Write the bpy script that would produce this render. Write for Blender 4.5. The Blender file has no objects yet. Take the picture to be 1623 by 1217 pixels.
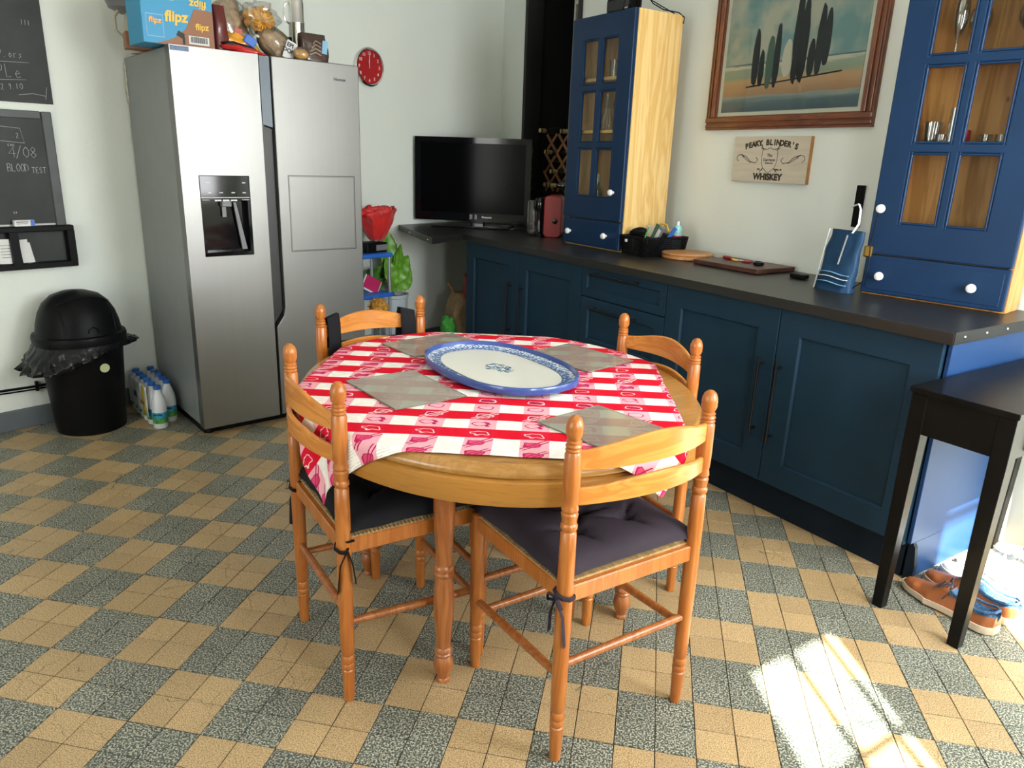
import bpy, bmesh, math, random
from mathutils import Vector, Matrix, noise
random.seed(7)
SC = bpy.context.scene
COL = SC.collection
PI = math.pi
def R(d): return math.radians(d)
def dirv(d, z=0.0): return Vector((math.cos(R(d)), math.sin(R(d)), z))

# ------------------------------------------------------------------ camera
CP = Vector((1.59122, -1.51123, 1.37536))
RR = Vector((0.98093523, 0.19146513, 0.03327435))
RD = Vector((0.08710923, -0.28014682, -0.95599673))
RF = Vector((-0.17371834, 0.94066937, -0.29148426))
cam_d = bpy.data.cameras.new('camera')
cam = bpy.data.objects.new('camera', cam_d); COL.objects.link(cam)
cam_d.sensor_width = 36.0; cam_d.lens = 1164.31 * 36.0 / 1623.0
cam_d.clip_start = 0.02
mw = Matrix.Identity(4)
for i, v in enumerate((RR, -RD, -RF)):
    for k in range(3): mw[k][i] = v[k]
for k in range(3): mw[k][3] = CP[k]
cam.matrix_world = mw
SC.camera = cam

# ------------------------------------------------------------------ light
SC.view_settings.view_transform = 'Standard'
SC.view_settings.look = 'None'
SC.view_settings.gamma = 1.0
SC.view_settings.use_curve_mapping = False
SC.view_settings.exposure = 0.12
world = bpy.data.worlds.new('sky'); SC.world = world; world.use_nodes = True
wn = world.node_tree
wn.nodes.clear()
sky = wn.nodes.new('ShaderNodeTexSky'); sky.sky_type = 'NISHITA'; sky.sun_disc = False
sky.sun_elevation = R(48); sky.sun_rotation = R(165); sky.dust_density = 2.0
bg = wn.nodes.new('ShaderNodeBackground'); bg.inputs[1].default_value = 0.28
wo = wn.nodes.new('ShaderNodeOutputWorld')
wn.links.new(sky.outputs[0], bg.inputs[0]); wn.links.new(bg.outputs[0], wo.inputs[0])
SUN_AZ, SUN_EL = -75.0, 48.0
sl = bpy.data.lights.new('sun', 'SUN'); sl.energy = 60.0; sl.angle = R(0.8); sl.color = (1.0, 0.95, 0.86)
so = bpy.data.objects.new('sun', sl); COL.objects.link(so)
sdir = Vector((math.cos(R(SUN_AZ)) * math.cos(R(SUN_EL)), math.sin(R(SUN_AZ)) * math.cos(R(SUN_EL)), math.sin(R(SUN_EL))))
so.rotation_euler = sdir.to_track_quat('Z', 'Y').to_euler(); so.location = sdir * 8
NK, TK = dirv(44), dirv(134)           # kitchen run: into the wall / towards its far end
def KP(x, d, z=0.0):                    # x to the viewer's right along the run, d away from the viewer
    v = NK * d - TK * x; v.z = z; return v
def area(name, loc, aim, sx, sy, power, col):
    l = bpy.data.lights.new(name, 'AREA'); l.shape = 'RECTANGLE'; l.size = sx; l.size_y = sy
    l.energy = power; l.color = col
    o = bpy.data.objects.new(name, l); COL.objects.link(o); o.location = loc
    o.rotation_euler = (-Vector(aim)).to_track_quat('Z', 'Y').to_euler(); return o
# skylight entering by the window openings of the right wall and fill light from an added, unseen window behind the viewer
WX = 2.66                                # right wall plane (x of the kitchen frame)
area('skylight_right', KP(WX + 0.12, 2.35, 1.62), TK, 1.15, 1.4, 118, (0.95, 0.98, 1.0))
area('skylight_side', KP(WX + 0.12, 0.975, 1.45), TK, 0.45, 1.1, 30, (0.93, 0.97, 1.0))
area('fill_front', KP(1.2, -2.46, 1.45), NK, 1.3, 1.5, 40, (0.95, 0.98, 1.0))

# ------------------------------------------------------------------ materials
def nt(m): return m.node_tree.nodes, m.node_tree.links
def mat(name, col, rough=0.5, metal=0.0, var=0.0, vscale=8.0, bump=0.0, bscale=60.0, coat=0.0, spec=0.5, stretch=None, sheen=0.0, emit=None):
    m = bpy.data.materials.new(name); m.use_nodes = True
    N, L = nt(m); b = N['Principled BSDF']
    b.inputs['Base Color'].default_value = (*col, 1); b.inputs['Roughness'].default_value = rough
    b.inputs['Metallic'].default_value = metal; b.inputs['Coat Weight'].default_value = coat
    b.inputs['Specular IOR Level'].default_value = spec
    if sheen: b.inputs['Sheen Weight'].default_value = sheen
    tc = N.new('ShaderNodeTexCoord'); mp = N.new('ShaderNodeMapping'); L.new(tc.outputs['Object'], mp.inputs[0])
    if stretch: mp.inputs['Scale'].default_value = stretch
    n = N.new('ShaderNodeTexNoise'); n.inputs['Scale'].default_value = vscale; n.inputs['Detail'].default_value = 4
    L.new(mp.outputs[0], n.inputs['Vector'])
    cr = N.new('ShaderNodeMapRange'); L.new(n.outputs['Fac'], cr.inputs['Value'])
    cr.inputs['From Min'].default_value = 0.3; cr.inputs['From Max'].default_value = 0.7
    cr.inputs['To Min'].default_value = 1 - var; cr.inputs['To Max'].default_value = 1 + var
    mx = N.new('ShaderNodeVectorMath'); mx.operation = 'SCALE'; mx.inputs[0].default_value = col
    L.new(cr.outputs[0], mx.inputs['Scale']); L.new(mx.outputs[0], b.inputs['Base Color'])
    if bump:
        n2 = N.new('ShaderNodeTexNoise'); n2.inputs['Scale'].default_value = bscale; n2.inputs['Detail'].default_value = 3
        L.new(mp.outputs[0], n2.inputs['Vector'])
        bp = N.new('ShaderNodeBump'); bp.inputs['Strength'].default_value = bump; bp.inputs['Distance'].default_value = 0.004
        L.new(n2.outputs['Fac'], bp.inputs['Height']); L.new(bp.outputs[0], b.inputs['Normal'])
    return m
def wood(name, c1, c2, rough=0.35, coat=0.3, scale=1.0, axis=2, bump=0.05, knots=False, sc3=None, freq=26):
    m = bpy.data.materials.new(name); m.use_nodes = True
    N, L = nt(m); b = N['Principled BSDF']
    tc = N.new('ShaderNodeTexCoord'); mp = N.new('ShaderNodeMapping'); L.new(tc.outputs['Object'], mp.inputs[0])
    s = [14.0 * scale] * 3; s[axis] = 1.3 * scale; s = sc3 or s; mp.inputs['Scale'].default_value = s
    n = N.new('ShaderNodeTexNoise'); n.inputs['Scale'].default_value = 1.2; n.inputs['Detail'].default_value = 5; n.inputs['Distortion'].default_value = 1.2
    L.new(mp.outputs[0], n.inputs['Vector'])
    w = N.new('ShaderNodeMath'); w.operation = 'SINE'
    ml = N.new('ShaderNodeMath'); ml.operation = 'MULTIPLY'; ml.inputs[1].default_value = freq
    L.new(n.outputs['Fac'], ml.inputs[0]); L.new(ml.outputs[0], w.inputs[0])
    mr = N.new('ShaderNodeMapRange'); mr.inputs['From Min'].default_value = -1
    L.new(w.outputs[0], mr.inputs['Value'])
    mix = N.new('ShaderNodeMix'); mix.data_type = 'RGBA'
    mix.inputs['A'].default_value = (*c1, 1); mix.inputs['B'].default_value = (*c2, 1)
    L.new(mr.outputs[0], mix.inputs['Factor']); last = mix.outputs['Result']
    if knots:
        v = N.new('ShaderNodeTexVoronoi'); v.inputs['Scale'].default_value = 3.4
        mp2 = N.new('ShaderNodeMapping'); L.new(tc.outputs['Object'], mp2.inputs[0]); mp2.inputs['Scale'].default_value = (1.6, 1.6, 1.0)
        L.new(mp2.outputs[0], v.inputs['Vector'])
        kr = N.new('ShaderNodeMapRange'); kr.inputs['From Min'].default_value = 0.03; kr.inputs['From Max'].default_value = 0.055
        kr.inputs['To Min'].default_value = 1; kr.inputs['To Max'].default_value = 0
        L.new(v.outputs['Distance'], kr.inputs['Value'])
        mk = N.new('ShaderNodeMix'); mk.data_type = 'RGBA'; L.new(kr.outputs[0], mk.inputs['Factor'])
        L.new(last, mk.inputs['A']); mk.inputs['B'].default_value = (0.10, 0.04, 0.015, 1); last = mk.outputs['Result']
    L.new(last, b.inputs['Base Color'])
    b.inputs['Roughness'].default_value = rough; b.inputs['Coat Weight'].default_value = coat; b.inputs['Coat Roughness'].default_value = 0.15
    bp = N.new('ShaderNodeBump'); bp.inputs['Strength'].default_value = bump; bp.inputs['Distance'].default_value = 0.002
    L.new(mr.outputs[0], bp.inputs['Height']); L.new(bp.outputs[0], b.inputs['Normal'])
    return m
def glassmat(name, tint=(0.97, 0.99, 0.98), rough=0.02, base=0.04, edge=0.55):
    m = bpy.data.materials.new(name); m.use_nodes = True
    N, L = nt(m); N.remove(N['Principled BSDF']); out = N['Material Output']
    t = N.new('ShaderNodeBsdfTransparent'); t.inputs[0].default_value = (*tint, 1)
    g = N.new('ShaderNodeBsdfGlossy'); g.inputs['Roughness'].default_value = rough
    lw = N.new('ShaderNodeLayerWeight'); lw.inputs[0].default_value = 0.35
    mr = N.new('ShaderNodeMapRange'); mr.inputs['To Min'].default_value = base; mr.inputs['To Max'].default_value = edge
    L.new(lw.outputs['Facing'], mr.inputs['Value'])
    ms = N.new('ShaderNodeMixShader'); L.new(mr.outputs[0], ms.inputs[0]); L.new(t.outputs[0], ms.inputs[1]); L.new(g.outputs[0], ms.inputs[2])
    L.new(ms.outputs[0], out.inputs['Surface']); return m

def tile_mat(name, dark):
    m = bpy.data.materials.new(name); m.use_nodes = True
    N, L = nt(m); b = N['Principled BSDF']
    g = N.new('ShaderNodeNewGeometry')
    sp = N.new('ShaderNodeTexNoise'); sp.inputs['Scale'].default_value = 210 if dark else 330; sp.inputs['Detail'].default_value = 2.5
    L.new(g.outputs['Position'], sp.inputs['Vector'])
    cr = N.new('ShaderNodeValToRGB'); e = cr.color_ramp.elements
    if dark:
        e[0].position, e[0].color = 0.44, (0.040, 0.055, 0.042, 1)
        e[1].position, e[1].color = 0.575, (0.46, 0.43, 0.34, 1)
        k = e.new(0.52); k.color = (0.145, 0.16, 0.12, 1)
    else:
        e[0].position, e[0].color = 0.36, (0.20, 0.125, 0.055, 1)
        e[1].position, e[1].color = 0.62, (0.58, 0.43, 0.235, 1)
        k = e.new(0.48); k.color = (0.40, 0.27, 0.125, 1)
    L.new(sp.outputs['Fac'], cr.inputs[0])
    # wear: broad patches plus one value per tile cell
    n2 = N.new('ShaderNodeTexNoise'); n2.inputs['Scale'].default_value = 3.0; n2.inputs['Detail'].default_value = 5
    L.new(g.outputs['Position'], n2.inputs['Vector'])
    fl = N.new('ShaderNodeVectorMath'); fl.operation = 'SCALE'; fl.inputs['Scale'].default_value = 10.0
    L.new(g.outputs['Position'], fl.inputs[0])
    f2 = N.new('ShaderNodeVectorMath'); f2.operation = 'FLOOR'; L.new(fl.outputs[0], f2.inputs[0])
    sx = N.new('ShaderNodeSeparateXYZ'); L.new(f2.outputs[0], sx.inputs[0])
    cx = N.new('ShaderNodeCombineXYZ'); L.new(sx.outputs[0], cx.inputs[0]); L.new(sx.outputs[1], cx.inputs[1])
    wn_ = N.new('ShaderNodeTexWhiteNoise'); L.new(cx.outputs[0], wn_.inputs[0])
    a1 = N.new('ShaderNodeMapRange'); L.new(n2.outputs['Fac'], a1.inputs[0]); a1.inputs['To Min'].default_value = 0.80; a1.inputs['To Max'].default_value = 1.2
    a2 = N.new('ShaderNodeMapRange'); L.new(wn_.outputs[0], a2.inputs[0]); a2.inputs['To Min'].default_value = 0.88; a2.inputs['To Max'].default_value = 1.10
    mu = N.new('ShaderNodeMath'); mu.operation = 'MULTIPLY'; L.new(a1.outputs[0], mu.inputs[0]); L.new(a2.outputs[0], mu.inputs[1])
    # hairline cracks
    vo = N.new('ShaderNodeTexVoronoi'); vo.feature = 'DISTANCE_TO_EDGE'; vo.inputs['Scale'].default_value = 6.0
    nn = N.new('ShaderNodeTexNoise'); nn.inputs['Scale'].default_value = 9
    L.new(g.outputs['Position'], nn.inputs['Vector'])
    av = N.new('ShaderNodeVectorMath'); av.operation = 'MULTIPLY_ADD'; L.new(nn.outputs['Color'], av.inputs[0]); av.inputs[1].default_value = (0.12, 0.12, 0.0)
    L.new(g.outputs['Position'], av.inputs[2]); L.new(av.outputs[0], vo.inputs['Vector'])
    ck = N.new('ShaderNodeMapRange'); L.new(vo.outputs['Distance'], ck.inputs[0]); ck.inputs['From Max'].default_value = 0.007; ck.inputs['To Min'].default_value = 0.45
    n3 = N.new('ShaderNodeTexNoise'); n3.inputs['Scale'].default_value = 2.3; L.new(g.outputs['Position'], n3.inputs['Vector'])
    msk = N.new('ShaderNodeMapRange'); L.new(n3.outputs['Fac'], msk.inputs[0]); msk.inputs['From Min'].default_value = 0.52; msk.inputs['From Max'].default_value = 0.56
    msk.inputs['To Min'].default_value = 1; msk.inputs['To Max'].default_value = 0
    mxx = N.new('ShaderNodeMath'); mxx.operation = 'MAXIMUM'; L.new(ck.outputs[0], mxx.inputs[0]); L.new(msk.outputs[0], mxx.inputs[1])
    mu2 = N.new('ShaderNodeMath'); mu2.operation = 'MULTIPLY'; L.new(mu.outputs[0], mu2.inputs[0]); L.new(mxx.outputs[0], mu2.inputs[1])
    sc_ = N.new('ShaderNodeVectorMath'); sc_.operation = 'SCALE'; L.new(cr.outputs[0], sc_.inputs[0]); L.new(mu2.outputs[0], sc_.inputs['Scale'])
    L.new(sc_.outputs[0], b.inputs['Base Color'])
    b.inputs['Roughness'].default_value = 0.42
    rr = N.new('ShaderNodeMapRange'); L.new(n2.outputs['Fac'], rr.inputs[0]); rr.inputs['To Min'].default_value = 0.30; rr.inputs['To Max'].default_value = 0.55
    L.new(rr.outputs[0], b.inputs['Roughness'])
    return m
M = {}
M['wall'] = mat('white_wall_paint', (0.76, 0.80, 0.735), 0.75, var=0.03, vscale=1.5, bump=0.25, bscale=30)
M['ceiling'] = mat('ceiling_paint', (0.8, 0.8, 0.77), 0.8)
M['black_paint'] = mat('black_alcove_paint', (0.006, 0.0065, 0.006), 0.6)
M['grey_paint'] = mat('grey_skirting_paint', (0.11, 0.13, 0.14), 0.55, var=0.1, bump=0.1)
M['grout'] = mat('dark_grout', (0.030, 0.024, 0.015), 0.9, var=0.3, vscale=20)
M['tile_tan'] = tile_mat('tan_terrazzo', False)
M['tile_grey'] = tile_mat('grey_terrazzo', True)
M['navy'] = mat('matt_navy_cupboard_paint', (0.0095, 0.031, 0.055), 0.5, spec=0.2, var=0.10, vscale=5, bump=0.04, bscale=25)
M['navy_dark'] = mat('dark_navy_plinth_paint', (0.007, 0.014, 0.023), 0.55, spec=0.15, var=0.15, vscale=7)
M['blue'] = mat('bright_blue_cupboard_paint', (0.006, 0.0265, 0.072), 0.38, spec=0.2, var=0.08, vscale=5, bump=0.06, bscale=35)
M['blue_panel'] = mat('blue_panel_paint', (0.011, 0.042, 0.125), 0.45, spec=0.2, var=0.05)
M['top'] = mat('black_worktop_laminate', (0.015, 0.0145, 0.013), 0.36, bump=0.06, bscale=300)
M['black_metal'] = mat('black_metal', (0.006, 0.006, 0.007), 0.3, spec=0.3)
M['black_plastic'] = mat('black_plastic', (0.004, 0.004, 0.0045), 0.42, spec=0.12)
M['black_gloss'] = mat('glossy_black_plastic', (0.004, 0.004, 0.005), 0.07, spec=0.35)
M['screen'] = mat('dark_screen_glass', (0.0025, 0.0025, 0.003), 0.14, spec=0.08)
M['black_wood'] = mat('worn_black_table_paint', (0.005, 0.005, 0.0045), 0.33, spec=0.13, var=0.25, vscale=18, bump=0.05)
M['chair_wood'] = wood('orange_varnished_beech', (0.44, 0.150, 0.026), (0.36, 0.105, 0.016), 0.30, 0.12, 1.5)
M['slat_wood'] = wood('lit_varnished_beech', (0.62, 0.25, 0.048), (0.51, 0.18, 0.028), 0.27, 0.12, 1.0, axis=0)  # chair beech made lighter, painting in the light that falls on the slats
M['leg_wood'] = wood('brown_varnished_leg_wood', (0.36, 0.125, 0.030), (0.27, 0.078, 0.016), 0.32, 0.12, 1.5)
M['oak'] = wood('varnished_oak', (0.42, 0.185, 0.030), (0.30, 0.115, 0.016), 0.34, 0.15, 1.0, sc3=(5, 5, 60), freq=9)
M['oak_top'] = wood('oak_veneer_top', (0.40, 0.20, 0.048), (0.33, 0.15, 0.030), 0.28, 0.25, 1.6, axis=1)
M['pine'] = wood('pale_pine', (0.80, 0.56, 0.23), (0.68, 0.42, 0.13), 0.5, 0.1, 0.8, axis=2, knots=True)
M['pine_dark'] = wood('honey_pine', (0.56, 0.29, 0.085), (0.40, 0.18, 0.045), 0.5, 0.05, 0.8, axis=2, knots=True)
M['board_wood'] = wood('round_board_beech', (0.52, 0.25, 0.09), (0.38, 0.16, 0.05), 0.45, 0.1, 1.6, axis=0)
M['dark_board'] = wood('dark_walnut_board', (0.085, 0.028, 0.015), (0.045, 0.016, 0.010), 0.45, 0.1, 1.6, axis=0)
M['frame_wood'] = wood('mahogany_frame', (0.20, 0.060, 0.020), (0.12, 0.034, 0.012), 0.28, 0.5, 2.0, axis=0)
M['trellis'] = wood('brown_trellis_wood', (0.26, 0.11, 0.04), (0.16, 0.06, 0.02), 0.5, 0.1, 2.0, axis=0)
M['rush'] = mat('woven_rush', (0.40, 0.26, 0.11), 0.7, var=0.3, vscale=90, bump=0.5, bscale=160, stretch=(1, 0.2, 1))
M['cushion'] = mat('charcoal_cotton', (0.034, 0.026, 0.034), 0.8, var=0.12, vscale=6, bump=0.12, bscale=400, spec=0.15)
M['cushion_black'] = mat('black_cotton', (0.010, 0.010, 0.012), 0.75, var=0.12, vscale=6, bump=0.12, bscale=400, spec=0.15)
M['steel'] = mat('brushed_steel', (0.262, 0.259, 0.247), 0.40, metal=1.0, var=0.012, vscale=60, stretch=(1, 1, 0.01))
M['fridge_side'] = mat('grey_fridge_side', (0.19, 0.205, 0.20), 0.38, var=0.04)
M['fridge_dark'] = mat('dark_handle_recess', (0.025, 0.024, 0.023), 0.38)
M['fridge_insert'] = mat('grey_handle_insert', (0.10, 0.12, 0.14), 0.35, metal=0.3)
M['chrome'] = mat('chrome', (0.75, 0.74, 0.72), 0.15, metal=1.0)
M['steel_tube'] = mat('grey_steel_tube', (0.42, 0.45, 0.50), 0.3, metal=0.7)
M['white'] = mat('white_gloss', (0.80, 0.79, 0.76), 0.2, coat=0.3)
M['white_matt'] = mat('white_paper', (0.72, 0.72, 0.70), 0.7)
M['ink'] = mat('black_ink', (0.02, 0.02, 0.02), 0.6)
M['ink_brown'] = mat('burnt_lettering', (0.025, 0.018, 0.012), 0.6)
M['chalk'] = mat('white_chalk', (0.50, 0.51, 0.49), 0.9)
M['slate'] = mat('chalkboard_black', (0.024, 0.028, 0.027), 0.6, var=0.45, vscale=3.5)
M['slate_frame'] = mat('grey_board_frame', (0.065, 0.072, 0.074), 0.5, var=0.2, vscale=10)
M['red'] = mat('red_plastic', (0.27, 0.006, 0.007), 0.3, coat=0.1)
M['red_deep'] = mat('red_clock_face', (0.40, 0.010, 0.014), 0.35)
M['rose'] = mat('red_fabric', (0.55, 0.008, 0.006), 0.55, var=0.15, vscale=14, sheen=0.3)
M['blue_plastic'] = mat('bright_blue_plastic', (0.02, 0.13, 0.52), 0.35)
M['royal'] = mat('royal_blue_cap', (0.015, 0.10, 0.36), 0.35)
M['milk'] = mat('milk_bottle_plastic', (0.66, 0.69, 0.72), 0.28)
M['label_blue'] = mat('milk_label_blue', (0.04, 0.33, 0.52), 0.4, var=0.4, vscale=45)
M['label_green'] = mat('milk_label_green', (0.08, 0.30, 0.05), 0.4, var=0.6, vscale=60)
M['yellow'] = mat('yellow_wrap', (0.72, 0.48, 0.02), 0.3)
M['leaf'] = mat('green_leaf', (0.115, 0.30, 0.022), 0.38, var=0.3, vscale=20)
M['leaf_dark'] = mat('dark_green_leaf', (0.06, 0.18, 0.02), 0.45, var=0.3, vscale=20)
M['pot_grey'] = mat('pale_grey_pot', (0.44, 0.49, 0.52), 0.4)
M['soil'] = mat('bark_soil', (0.13, 0.065, 0.03), 0.9, var=0.5, vscale=60, bump=0.6)
M['magenta'] = mat('magenta_print', (0.45, 0.02, 0.10), 0.4)
M['sponge'] = mat('yellow_fibre', (0.55, 0.27, 0.03), 0.8, var=0.5, vscale=60, bump=0.7, bscale=120)
M['jute'] = mat('jute_cloth', (0.28, 0.18, 0.09), 0.85, var=0.2, vscale=30, bump=0.3, bscale=200)
M['green_cloth'] = mat('green_cloth', (0.05, 0.32, 0.04), 0.6)
M['red_cloth'] = mat('dull_red_cloth', (0.28, 0.03, 0.02), 0.7, var=0.2)
M['card_blue'] = mat('blue_carton_print', (0.02, 0.27, 0.50), 0.45)
M['card_brown'] = mat('brown_carton_print', (0.27, 0.11, 0.045), 0.5)
M['print_yellow'] = mat('yellow_print', (0.85, 0.52, 0.06), 0.5)
M['bread'] = mat('golden_bread_crust', (0.62, 0.33, 0.08), 0.6, var=0.25, vscale=25, bump=0.4, bscale=60)
M['bread_pale'] = mat('pale_bread', (0.42, 0.29, 0.17), 0.6, var=0.25, vscale=30, bump=0.4)
M['bag_brown'] = mat('dark_brown_packet', (0.055, 0.028, 0.020), 0.22, var=0.2, coat=0.5, bump=0.5, bscale=25)
M['bag_orange'] = mat('orange_packet', (0.75, 0.33, 0.02), 0.25, coat=0.4)
M['bag_red'] = mat('red_packet', (0.55, 0.02, 0.02), 0.3, coat=0.4)
M['olive'] = mat('olive_packet', (0.12, 0.11, 0.035), 0.35, coat=0.3)
M['liner'] = mat('black_bin_liner', (0.005, 0.005, 0.006), 0.25, spec=0.3, bump=0.8, bscale=30)
M['leather'] = mat('tan_brown_leather', (0.30, 0.095, 0.028), 0.33, var=0.2, vscale=14, bump=0.1)
M['leather_dark'] = mat('dark_stitching', (0.10, 0.03, 0.01), 0.5)
M['knit'] = mat('blue_knit', (0.035, 0.10, 0.20), 0.8, var=0.7, vscale=220, bump=0.5, bscale=220)
M['blue_collar'] = mat('blue_suede_collar', (0.045, 0.11, 0.19), 0.7)
M['sole'] = mat('cream_sole', (0.62, 0.50, 0.36), 0.55)
M['sole_white'] = mat('white_rubber_sole', (0.75, 0.75, 0.72), 0.5)
M['canvas_white'] = mat('white_sneaker_leather', (0.60, 0.64, 0.64), 0.45, var=0.08)
M['canvas_grey'] = mat('pale_grey_sneaker_leather', (0.42, 0.43, 0.39), 0.5, var=0.15)
M['beige'] = mat('beige_suede', (0.36, 0.31, 0.23), 0.7)
M['lace_dark'] = mat('navy_laces', (0.02, 0.025, 0.04), 0.7)
M['tray_blue'] = mat('blue_enamel_rim', (0.035, 0.075, 0.26), 0.22, coat=0.3)
M['brass'] = mat('brass', (0.50, 0.30, 0.07), 0.3, metal=1.0)
M['linen_white'] = mat('white_strap', (0.7, 0.72, 0.7), 0.6)
M['bag_blue'] = mat('printed_blue_bag', (0.010, 0.040, 0.090), 0.45, spec=0.2, var=0.12, vscale=12, bump=0.4, bscale=14)
M['bag_light'] = mat('pale_blue_print', (0.20, 0.42, 0.62), 0.4)
M['teal_can'] = mat('teal_spray_can', (0.25, 0.55, 0.50), 0.3, var=0.3, vscale=40)
M['green_brush'] = mat('dark_green_plastic', (0.02, 0.10, 0.035), 0.35)
M['grey_plastic'] = mat('grey_plastic', (0.16, 0.16, 0.17), 0.4)
M['cream'] = mat('cream_plastic', (0.45, 0.42, 0.33), 0.35)
M['bottle_dark'] = mat('dark_wine_bottle', (0.020, 0.022, 0.014), 0.12, coat=0.5)
M['bottle_gold'] = mat('gold_bottle_foil', (0.42, 0.30, 0.13), 0.4, metal=0.4, var=0.3, vscale=50)
M['pane'] = glassmat('window_pane_glass', (0.95, 0.95, 0.92), 0.03, 0.008, 0.10)
M['glassware'] = glassmat('clear_glassware', (0.90, 0.93, 0.93), 0.04, 0.14, 0.8)
M['film'] = glassmat('clear_plastic_film', (0.93, 0.94, 0.95), 0.12, 0.10, 0.55)
m_ = glassmat('smoked_glass_mat', (0.86, 0.86, 0.80), 0.12, 0.05, 0.35); M['mat_glass'] = m_
N, L = nt(m_); df = N.new('ShaderNodeBsdfDiffuse'); df.inputs[0].default_value = (0.60, 0.58, 0.49, 1); ms2 = N.new('ShaderNodeMixShader'); ms2.inputs[0].default_value = 0.25
o_ = N['Material Output']; pv = o_.inputs['Surface'].links[0].from_socket; L.new(pv, ms2.inputs[1]); L.new(df.outputs[0], ms2.inputs[2]); L.new(ms2.outputs[0], o_.inputs['Surface'])
M['mat_edge'] = mat('green_glass_edge', (0.10, 0.17, 0.13), 0.2)
M['spirit'] = glassmat('clear_bottle_glass', (0.75, 0.82, 0.76), 0.04, 0.28, 0.9)
M['socket'] = mat('sticker_pale_green', (0.50, 0.55, 0.30), 0.5)

# ------------------------------------------------------------------ mesh helpers
class MB:
    def __init__(s): s.bm = bmesh.new()
    def _m(s, v, loc, rot):
        T = Matrix.Translation(Vector(loc)) @ Matrix.Rotation(R(rot[2]), 4, 'Z') @ Matrix.Rotation(R(rot[1]), 4, 'Y') @ Matrix.Rotation(R(rot[0]), 4, 'X')
        bmesh.ops.transform(s.bm, matrix=T, verts=v)
    def box(s, c, size, rot=(0, 0, 0), bev=0.0, seg=1, mi=0):
        r = bmesh.ops.create_cube(s.bm, size=1.0); v = r['verts']
        bmesh.ops.scale(s.bm, vec=Vector(size), verts=v)
        if bev:
            e = list({e for a in v for e in a.link_edges})
            q = bmesh.ops.bevel(s.bm, geom=e, offset=bev, segments=seg, profile=0.5, affect='EDGES', clamp_overlap=True)
            v = list({x for f in q['faces'] for x in f.verts} | {x for x in v if x.is_valid})
        s._m(v, c, rot)
        for f in {f for a in v for f in a.link_faces}: f.material_index = mi
        return s
    def lathe(s, prof, n=24, c=(0, 0, 0), rot=(0, 0, 0), cap=True, sm=True, mi=0):
        rings = []
        for r, z in prof:
            rings.append([s.bm.verts.new((r * math.cos(2 * PI * k / n), r * math.sin(2 * PI * k / n), z)) for k in range(n)])
        fs = []
        for a, b in zip(rings, rings[1:]):
            for k in range(n):
                fs.append(s.bm.faces.new((a[k], a[(k + 1) % n], b[(k + 1) % n], b[k])))
        for f in fs: f.smooth = sm; f.material_index = mi
        if cap:
            for q, rev in ((rings[0], True), (rings[-1], False)):
                f = s.bm.faces.new(list(reversed(q)) if rev else q); f.material_index = mi
        s._m([v for q in rings for v in q], c, rot); return s
    def tube(s, pts, rad, n=8, sm=True, mi=0, flat=1.0, closed=False):
        pts = [Vector(p) for p in pts]
        if not isinstance(rad, (list, tuple)): rad = [rad] * len(pts)
        rings = []; up = Vector((0, 0, 1)); prev = None
        for i, p in enumerate(pts):
            if closed: t = pts[(i + 1) % len(pts)] - pts[i - 1]
            else: t = pts[min(i + 1, len(pts) - 1)] - pts[max(i - 1, 0)]
            if t.length < 1e-9: t = Vector((0, 0, 1))
            t.normalize()
            if prev is None:
                a = t.cross(up)
                if a.length < 0.1: a = t.cross(Vector((1, 0, 0)))
            else: a = prev - t * prev.dot(t)
            a.normalize(); prev = a.copy(); b = t.cross(a)
            rings.append([s.bm.verts.new(p + (a * math.cos(2 * PI * k / n) + b * math.sin(2 * PI * k / n) * flat) * rad[i]) for k in range(n)])
        prs = list(zip(rings, rings[1:])) + ([(rings[-1], rings[0])] if closed else [])
        for a, b in prs:
            for k in range(n):
                f = s.bm.faces.new((a[k], a[(k + 1) % n], b[(k + 1) % n], b[k])); f.smooth = sm; f.material_index = mi
        if not closed:
            for q in (list(reversed(rings[0])), rings[-1]):
                f = s.bm.faces.new(q); f.material_index = mi
        return s
    def prism(s, poly, z0, z1, plane='xy', mi=0):
        def P(a, b, h):
            return (a, b, h) if plane == 'xy' else ((a, h, b) if plane == 'xz' else (h, a, b))
        lo = [s.bm.verts.new(P(a, b, z0)) for a, b in poly]; hi = [s.bm.verts.new(P(a, b, z1)) for a, b in poly]
        n = len(poly); fs = [s.bm.faces.new(list(reversed(lo))), s.bm.faces.new(hi)]
        for k in range(n): fs.append(s.bm.faces.new((lo[k], lo[(k + 1) % n], hi[(k + 1) % n], hi[k])))
        for f in fs: f.material_index = mi
        bmesh.ops.recalc_face_normals(s.bm, faces=fs); return s
    def grid(s, nx, ny, fn, sm=True, mi=0, wrapx=False):
        V = [[s.bm.verts.new(fn(i / nx, j / ny)) for i in range(nx + (0 if wrapx else 1))] for j in range(ny + 1)]
        for j in range(ny):
            for i in range(nx):
                i2 = (i + 1) % nx if wrapx else i + 1
                f = s.bm.faces.new((V[j][i], V[j][i2], V[j + 1][i2], V[j + 1][i])); f.smooth = sm; f.material_index = mi
        return V
    def ball(s, c, r, sc=(1, 1, 1), seg=16, rot=(0, 0, 0), nz=0.0, nf=8.0, seed=0.0, mi=0):
        q = bmesh.ops.create_uvsphere(s.bm, u_segments=seg, v_segments=max(6, seg * 2 // 3), radius=1.0); v = q['verts']
        for a in v:
            k = 1.0 + (nz * noise.noise(a.co * nf + Vector((seed, seed * 1.7, 3.1))) if nz else 0)
            a.co = Vector((a.co.x * r * sc[0] * k, a.co.y * r * sc[1] * k, a.co.z * r * sc[2] * k))
        for f in {f for a in v for f in a.link_faces}: f.smooth = True; f.material_index = mi
        s._m(v, c, rot); return s
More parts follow.
